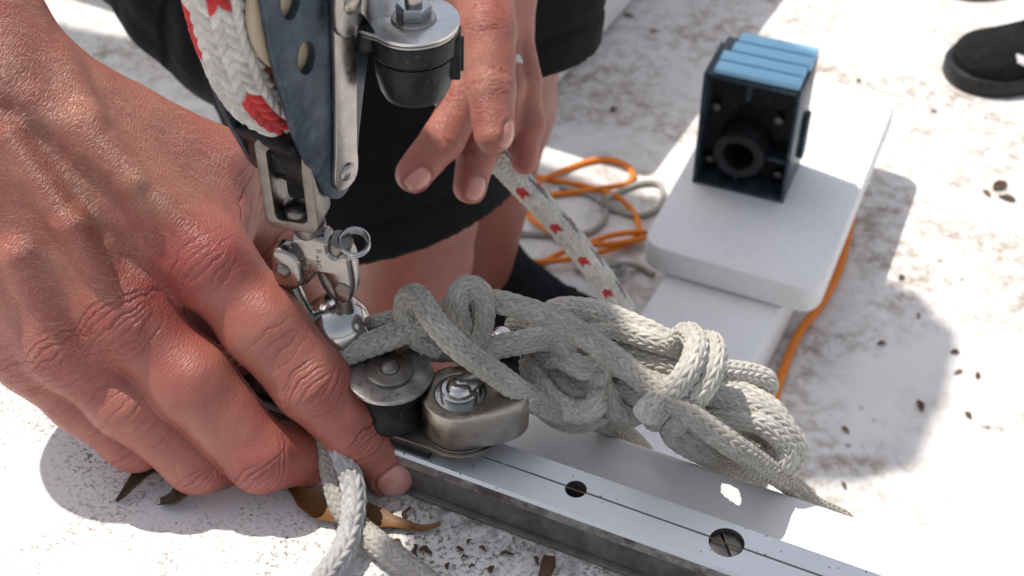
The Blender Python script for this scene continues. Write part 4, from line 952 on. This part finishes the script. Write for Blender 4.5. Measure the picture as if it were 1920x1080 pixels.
# two ends hanging under the index finger
tl = empty('line_tail', zp((650, 1000, 0))[0], 'two ends of grey line hanging under the index finger onto white deck', 'rope')
rope('rope_strand', zp((625, 800, 22), (648, 868, 15), (664, 925, 11), (660, 980, 8), (640, 1035, 6), (600, 1095, 5), (560, 1150, 5)), .0034, tl, (.46, .44, .425), 10, .0036, .0010, None, 4, 31)
rope('rope_strand', zp((600, 790, 18), (615, 850, 12), (628, 905, 8), (645, 955, 5), (685, 1000, 4.2), (740, 1045, 4.2), (800, 1090, 4.2), (850, 1130, 4.2)), .0036, tl, (.42, .385, .34), 14, .0022, .0007, None, 60, 32)

# ------------------------------------------------------------------ things on the cockpit floor
ZS = FLOOR+.085
def height_at(B, py):
    lo, hi = 0, .4
    for _ in range(40):
        h = (lo+hi)/2; P = B+Z3*h-CAM; y = 540-FPX*(P@AU)/(P@AF)
        if y > py: lo = h
        else: hi = h
    return lo
b0 = onz(1297, 342, ZS); b1 = onz(1468, 383, ZS); BWd = np.linalg.norm(b1-b0)*1000; BHt = height_at(b0, 136)*1000
ux = unit(b1-b0); uy = np.array([-ux[1], ux[0], 0]); tr = onz(1546, 104, ZS+BHt*.001); BDp = ((tr-b0)@uy)*1000
BXF = Frame(b0, ux, uy, Z3)
hb = empty('socket_box', BXF((BWd/2, BDp/2, 0)), 'open black plastic box with round socket and blue ribbed top on white pad', 'box')
w_, h_, d_ = BWd, BHt, BDp; t_ = 3.2
m = MB(); m.add(*bevbox(0, t_, 0, d_*.82, 0, h_, .8, BXF)); m.build('side_wall', M['cheek'], hb)
m = MB(); m.add(*bevbox(w_-t_, w_, 0, d_, 0.2, h_-.2, .8, BXF)); m.build('side_wall', M['cheek'], hb)
m = MB(); m.add(*bevbox(t_+.1, w_-t_-.1, .3, d_*.82, 0, t_, .6, BXF)); m.build('base_wall', M['cheek'], hb)
m = MB(); m.add(*bevbox(t_+.1, w_-t_-.1, .3, d_, h_-t_-1, h_-.4, .6, BXF)); m.build('top_wall', M['cheek'], hb)
m = MB(); m.add(*bevbox(t_+.1, w_-t_-.1, 26, 30, t_+.1, h_-t_-1.1, 0, BXF)); m.build('web', M['black'], hb)
ck = axframe(BXF((w_*.46, 0, h_*.34)), -uy, ux)
m = MB(); m.add(*lathe([(w_*.165, -25), (w_*.165, 0), (w_*.175, 1), (w_*.25, 1), (w_*.265, 0), (w_*.265, -6), (w_*.28, -8), (w_*.28, -25.8)], 48, ck)); m.build('socket', M['rubber'], hb)
for (a, b, c, d) in ((w_*.44, w_*.48, h_*.78, h_*.96), (w_*.42, w_*.45, t_, h_*.16), (w_*.74, w_*.96, h_*.30, h_*.33)):
    m = MB(); m.add(*bevbox(a, b, 10, 25.9, c, d, .3, BXF)); m.build('rib', M['cheek'], hb)
for x, z in ((.11, .13), (.86, .13), (.12, .62), (.78, .62)):
    m = MB(); m.add(*lathe([(.02, 8), (3.5, 7.6), (4.2, 6), (4.2, 0)], 16, axframe(BXF((w_*x, 25.8, h_*z)), -uy, ux))); m.build('bolt', M['dsteel'], hb)
ns = 4
for i in range(ns):
    y0 = d_*(.03+.95*i/ns); y1 = d_*(.03+.95*(i+1)/ns)-1.6; xo = w_*(.10 if i < 2 else .13+.02*i); xe = w_*(.97 if i < 2 else 1.0)
    fr = BXF.sub((0, 0, h_+.2), [[1, 0, 0], [0, 1, .03], [0, 0, 1]])
    m = MB(); m.add(*bevbox(xo, xe, y0, y1, 0, 5.0+i*.5, 1.2, fr)); m.build('top_rib', M['blue'], hb)
m = MB(); m.add(*bevbox(w_+.1, w_+5, d_*.55, d_*.75, h_*.22, h_*.6, 1, BXF)); m.build('clip', M['cheek'], hb)
# white pad and the case below it
p0 = onz(1212, 452, ZS); p1 = onz(1532, 542, ZS); p2 = onz(1676, 182, ZS)
vx = unit(p1-p0); vy = unit(p2-p1); p3 = p0+(p2-p1); PADF = Frame((0, 0, ZS-.028), (1, 0, 0), (0, 1, 0), Z3)
def rpoly(P, r, n=6):
    out = []; P = [np.array(q[:2])*1000 for q in P]; k = len(P)
    for i in range(k):
        a, b, c = P[i-1], P[i], P[(i+1) % k]; s = b+unit(a-b)*r; e = b+unit(c-b)*r
        for t in np.linspace(0, 1, n): out.append(tuple((1-t)**2*s+2*t*(1-t)*b+t*t*e))
    return out
m = MB(); m.add(*plate(rpoly([p0, p1, p2, p3], 17), (), 28, 4, PADF)); m.build('white_pad', M['granite'], None, label='rounded white speckled pad carrying the black box on cockpit floor', cat='pad')
zc_ = ZS-.0285
k0 = onz(1262, 500, zc_); k1 = onz(1470, 556, zc_); k2 = onz(1396, 700, zc_); k3 = onz(1190, 640, zc_)
cd = unit(k2-k1); kk0 = k0-cd*.15; kk1 = k1-cd*.15; kk2 = k1+cd*.42; kk3 = k0+cd*.42
m = MB(); m.add(*plate(rpoly([kk0, kk3, kk2, kk1], 4, 3), (), (zc_-FLOOR)*1000-.6, 3, Frame((0, 0, FLOOR+.0003), (1, 0, 0), (0, 1, 0), Z3))); m.build('case', M['granite'], None, label='long low white case under the pad on cockpit floor', cat='case')
# cords
def cord(name, L, r, mt, parent, lift=0, n=10):
    m = MB(); m.add(*tube(np.array([onz(x, y, FLOOR+r+.0005+(z if z else 0)*.001) for x, y, z in L]), r, n, .004)); return m.build(name, mt, parent, 80)
oc = empty('orange_cord', onz(1100, 400, FLOOR), 'thin orange cord lying in loops beside the grey cord', 'cord')
cord('cord_loop', [(1028, 367, 0), (1075, 360, 0), (1130, 353, 6), (1176, 344, 0), (1187, 326, 0), (1165, 305, 0), (1120, 299, 0), (1060, 318, 0), (1008, 343, 8), (986, 368, 0), (996, 408, 0), (1035, 436, 6), (1085, 456, 0)], .0028, M['orange'], oc)
cord('cord_loop', [(985, 328, 0), (1040, 338, 0), (1100, 350, 0), (1155, 368, 6), (1188, 398, 0), (1198, 430, 6), (1180, 455, 0), (1120, 474, 6), (1050, 488, 6), (975, 492, 0)], .0028, M['orange'], oc)
cord('cord_loop', [(1095, 460, 6), (1140, 443, 8), (1185, 436, 10), (1212, 436, 8), (1208, 446, 6), (1150, 457, 8), (1090, 461, 12), (1040, 480, 0), (1000, 505, 0)], .0028, M['orange'], oc)
o2 = empty('orange_cord', onz(1500, 620, FLOOR), 'orange line running past the foot of the white case and pad', 'cord')
cord('cord_run', [(1600, 400, 0), (1590, 440, 0), (1575, 500, 0), (1545, 562, 0), (1500, 622, 0), (1472, 685, 0), (1452, 750, 0), (1436, 840, 0)], .0038, M['orange'], o2)
gc_ = empty('grey_cord', onz(1150, 420, FLOOR), 'thin weathered grey cord tangled under the orange cord', 'cord')
cord('cord_loop', [(950, 436, 0), (1030, 440, 0), (1100, 437, 0), (1132, 412, 0), (1132, 382, 0), (1100, 362, 0), (1050, 350, 0)], .0028, M['greycord'], gc_)
cord('cord_loop', [(1120, 376, 8), (1150, 392, 0), (1200, 404, 0), (1240, 385, 0), (1238, 348, 0), (1205, 343, 0), (1165, 358, 0), (1135, 372, 12)], .0028, M['greycord'], gc_)
cord('cord_loop', [(1080, 505, 0), (1120, 500, 8), (1150, 490, 0), (1170, 505, 8), (1140, 520, 0), (1105, 510, 12), (1160, 495, 10), (1200, 500, 0), (1225, 515, 0)], .0028, M['greycord'], gc_)

# second person: only shoes (and the legs above them) reach the picture
p2_ = empty('person', onz(1990, 110, FLOOR), 'second person, only black shoes visible, standing beyond the pad', 'person')
t1 = mm(onz(1786, 152, FLOOR)); h1 = mm(onz(2200, 78, FLOOR)); h1 = t1+unit(h1-t1)*275
s1 = shoe(p2_, h1, t1, 90, 84, 51)
t2 = mm(onz(1760, -20, FLOOR)); h2 = t2+unit(h1-t1+np.array([0, 60, 0]))*275
shoe(p2_, h2, t2, 90, 84, 53)
LEGS = dict(palm=[([(h1+unit(t1-h1)*62+B(0, 0, .06), 40), (h1+unit(t1-h1)*50+B(0, 0, .28), 56), (h1+unit(t1-h1)*40+B(0, .03, .48), 60), (h1+B(.06, .12, .88), 90)], 1), ([(h2+unit(t2-h2)*62+B(0, 0, .06), 40), (h2+unit(t2-h2)*50+B(0, 0, .28), 56), (h2+unit(t2-h2)*40+B(0, .0, .48), 60), (h1+B(.06, .16, .88), 90)], 10)], fingers=[], kf=5)
fl_ = lambda P: limb_sdf(P, LEGS)
LV, LF = surfnet(fl_, np.minimum(h1, h2)-B(.3, .3, .02), np.maximum(h1, h2)+B(.3, .4, 1.02), 14.0); LV = project(fl_, LV, 2, 1.)
lb = mobj('body', LV*.001, LF, M['skin'], p2_); attr(lb, 'tint', np.repeat((SKIN*.85)[None], len(LV), 0), 'FLOAT_COLOR'); attr(lb, 'nail', np.zeros(len(LV))); attr(lb, 'coarse', np.full(len(LV), .3)); attr(lb, 'skinco', LV/3, 'FLOAT_VECTOR')
dgm = s1.data; Vw = np.array([v.co[:] for v in dgm.vertices])+np.array(p2_.location); Nw = np.array([v.normal[:] for v in dgm.vertices])
rel = Vw-CAM; dd = rel@AF; sxx = 960+FPX*(rel@AR)/dd; syy = 540-FPX*(rel@AU)/dd
sel = (sxx > 1903) & (sxx < 1975) & (syy > 100+.25*(sxx-1903)) & (syy < 118+.5*(sxx-1903)) & (Nw@AF < -.1)
pf = [tuple(q.vertices) for q in dgm.polygons if all(sel[i] for i in q.vertices)]
if pf:
    used = sorted({i for q in pf for i in q}); mp = {i: j for j, i in enumerate(used)}
    mobj('side_patch', (Vw+Nw*.0009)[used], [tuple(mp[i] for i in q) for q in pf], M['white'], s1)

# ------------------------------------------------------------------ leaves and litter
def ribbon(name, P, wd, mt, parent=None, curl=.3, th=.00025, up=Z3, twist=0, seed=0, **kw):
    """curled leaf strip: P centre line (m), wd widths (m)"""
    Q, u = spline(np.column_stack([P, wd]), .0008); C_, w = Q[:, :3], Q[:, 3]
    T, _, _ = frames(C_); rg = np.random.default_rng(seed); k = len(C_); n = 9; V = []
    for i in range(k):
        s = unit(np.cross(T[i], up)); nn = np.cross(s, T[i]); a = twist*i/k; s, nn = s*math.cos(a)+nn*math.sin(a), nn*math.cos(a)-s*math.sin(a)
        for j in range(n):
            x = j/(n-1)*2-1; wob = 1+.10*math.sin(i*.31+seed)+.04*math.sin(i*.83+seed*2)
            V.append(C_[i]+s*w[i]*.5*x*wob+nn*(x*x*curl*w[i]))
    V = np.array(V); N = np.zeros_like(V); G = V.reshape(k, n, 3)
    nr = np.cross(np.gradient(G, axis=0), np.gradient(G, axis=1)); nr /= np.linalg.norm(nr, axis=2)[..., None]+1e-12
    V2 = (G+nr*th).reshape(-1, 3); Fc = []; b = k*n
    for i in range(k-1):
        for j in range(n-1): q = (i*n+j, i*n+j+1, (i+1)*n+j+1, (i+1)*n+j); Fc += [q, tuple(x+b for x in q[::-1])]
    rim = [j for j in range(n)]+[i*n+n-1 for i in range(1, k)]+[(k-1)*n+j for j in range(n-2, -1, -1)]+[i*n for i in range(k-2, 0, -1)]
    for a, c in zip(rim, rim[1:]+rim[:1]): Fc.append((a, a+b, c+b, c))
    m = MB(); m.add(np.vstack([V, V2]), Fc); return m.build(name, mt, parent, 80, **kw)
ribbon('curled_leaf', zp((300, 876, 5), (272, 892, 4), (258, 905, 3.5), (238, 925, 2), (219, 941, .8)), np.array([.004, .005, .0042, .0026, .0008]), M['leaf'], None, .55, label='dark curled leaf with thin stalk poking from under the little finger', cat='leaf', seed=1)
ribbon('curled_leaf', zp((372, 905, 6), (350, 925, 4), (328, 941, 2.5), (300, 944, 1.2)), np.array([.006, .0062, .0048, .0022]), M['leaf'], None, .5, label='broad dark curled leaf poking from under the ring finger', cat='leaf', seed=2)
ribbon('golden_leaf', zp((545, 908, 2.0), (580, 940, 1.8), (625, 962, 1.6), (680, 968, 1.6), (740, 980, 1.8), (790, 990, 1.6), (826, 982, 2.5)), np.array([.003, .0075, .0085, .0080, .0045, .0020, .0012]), M['leafy'], None, .16, label='golden brown dead leaf lying under the hanging line tails', cat='leaf', seed=3)
rg = random.Random(5)
for i, (x, y) in enumerate([(738, 1018), (748, 1032), (798, 1034), (862, 1030), (872, 1046), (838, 1062), (885, 1062), (922, 1068), (780, 1034), (764, 962), (905, 1030), (880, 1016), (950, 1040), (1005, 1052)]):
    a = rg.uniform(0, 6.28); L = rg.uniform(.0008, .0026); c = onz(x, y, .0006); d = np.array([math.cos(a), math.sin(a), 0]); e = np.array([-d[1], d[0], 0])
    ribbon('leaf_fragment', np.array([c-d*L, c-d*L*.3+e*L*.3+Z3*.0006, c+d*L*.4-e*L*.1+Z3*.0008, c+d*L+Z3*.0002]), np.array([.0003, .0012, .0008, .0003])*rg.uniform(.5, 1.3), M['leaf'], None, .3, .0002, Z3, rg.uniform(-.6, .6), i, label='tiny curled brown leaf fragment on the deck before the rail', cat='leaf fragment', group='leaf fragments before the rail')
ribbon('bark_chip', zp((1030, 1042, 1.5), (1026, 1062, 2), (1018, 1085, 1.5)), np.array([.003, .0038, .003]), M['leaf'], None, .1, .0008, label='brown splinter of bark lying against the rail foot', cat='bark chip', seed=9)
for i, (x, y, s) in enumerate([(1722, 592, 1), (1653, 644, 1), (1790, 660, 1), (1797, 697, 1.2), (1833, 704, 1), (1725, 760, 1.5), (1585, 806, 1.1), (1582, 910, 1), (1815, 778, 1), (1508, 918, 2.2), (1875, 348, 2.5), (1888, 372, 2), (1850, 362, 1.6), (1690, 520, 1), (1610, 150, 1), (1750, 208, 1), (1870, 60, 1.4), (1178, 30, 1.6), (1225, 58, 1.2), (1150, 205, 1.2), (1655, 260, 1)]):
    a = rg.uniform(0, 6.28); L = .0042*s; c = onz(x, y, FLOOR+.0012); d = np.array([math.cos(a), math.sin(a), 0])
    ribbon('leaf_fragment', np.array([c-d*L, c-d*L*.2+Z3*.001, c+d*L*.5+Z3*.0012, c+d*L]), np.array([.0006, .0034, .0026, .0006])*s*rg.uniform(.7, 1.2), M['leaf'] if i % 3 else M['leafy'], None, .2, .0004, Z3, rg.uniform(-.4, .4), 30+i, label='small brown leaf scrap on the dirty white cockpit floor', cat='leaf fragment', group='leaf scraps on the cockpit floor')

# ------------------------------------------------------------------ unseen shade casters added around the cockpit
o = mobj('shade_box', *bevbox(-1600, 10, 1660, 3600, FLOOR*1000+.5, 200, 25, Frame((0, 0, 0), (1, 0, 0), (0, 1, 0), Z3), 3), M['wall'], None, True, kind='structure'); sharp(o, 40)  # unseen box added so its corner shades the far floor
fa = onz(1600, 470, FLOOR); fb_ = onz(1880, 555, FLOOR); sd = unit(fb_-fa); sn = np.array([sd[1], -sd[0], 0]); sn = sn if sn[1] < 0 else -sn
SR = .135; zb = 1.0; up_ = SUN*((zb-FLOOR)/SUN[2])  # boom and sail roll set up-sun to cast the wanted floor shade
axis0 = fa+sn*SR*1.15+up_; e_end = fb_+sn*SR*1.15-sd*.05+up_
boom = empty('boom', e_end-sd*1.2-Z3*.15, 'silver boom with a white sail roll added out of view to shade the floor', 'boom')
m = MB(); m.add(*tube(np.array([e_end-sd*2.6-Z3*.16, e_end-sd*1.3-Z3*.16, e_end+sd*.02-Z3*.16]), .04, 24, .1)); m.build('spar', M['alu'], boom)
P_, _ = spline(np.array([e_end-sd*2.5, e_end-sd*1.2, e_end-sd*.1, e_end]), .05); Vv = []
for i, q in enumerate(P_):
    for j in range(40):
        a_ = 2*math.pi*j/40; k_ = min(1, (len(P_)-1-i)/3+.55)*(1+.06*math.sin(5*a_+i*.7)+.04*math.sin(9*a_-i*1.3)); Vv.append(q+k_*(sn*math.cos(a_)*SR+Z3*math.sin(a_)*.12))
n_ = len(P_); Fq_ = [(i*40+j, i*40+(j+1) % 40, (i+1)*40+(j+1) % 40, (i+1)*40+j) for i in range(n_-1) for j in range(40)]+[tuple(range(40))[::-1], tuple((n_-1)*40+j for j in range(40))]
m = MB(); m.add(np.array(Vv), Fq_); m.build('shade_roll', M['white'], boom, 60)  # added roll, sized for the width of its shadow

m = MB(); m.add(*tube(np.array([W(906, 530, .386), W(904, 505, .385), W(896, 488, .384), W(893, 462, .383)]), .00007, 6, .002)); m.build('stray_fibre', M['rust'], ctl)
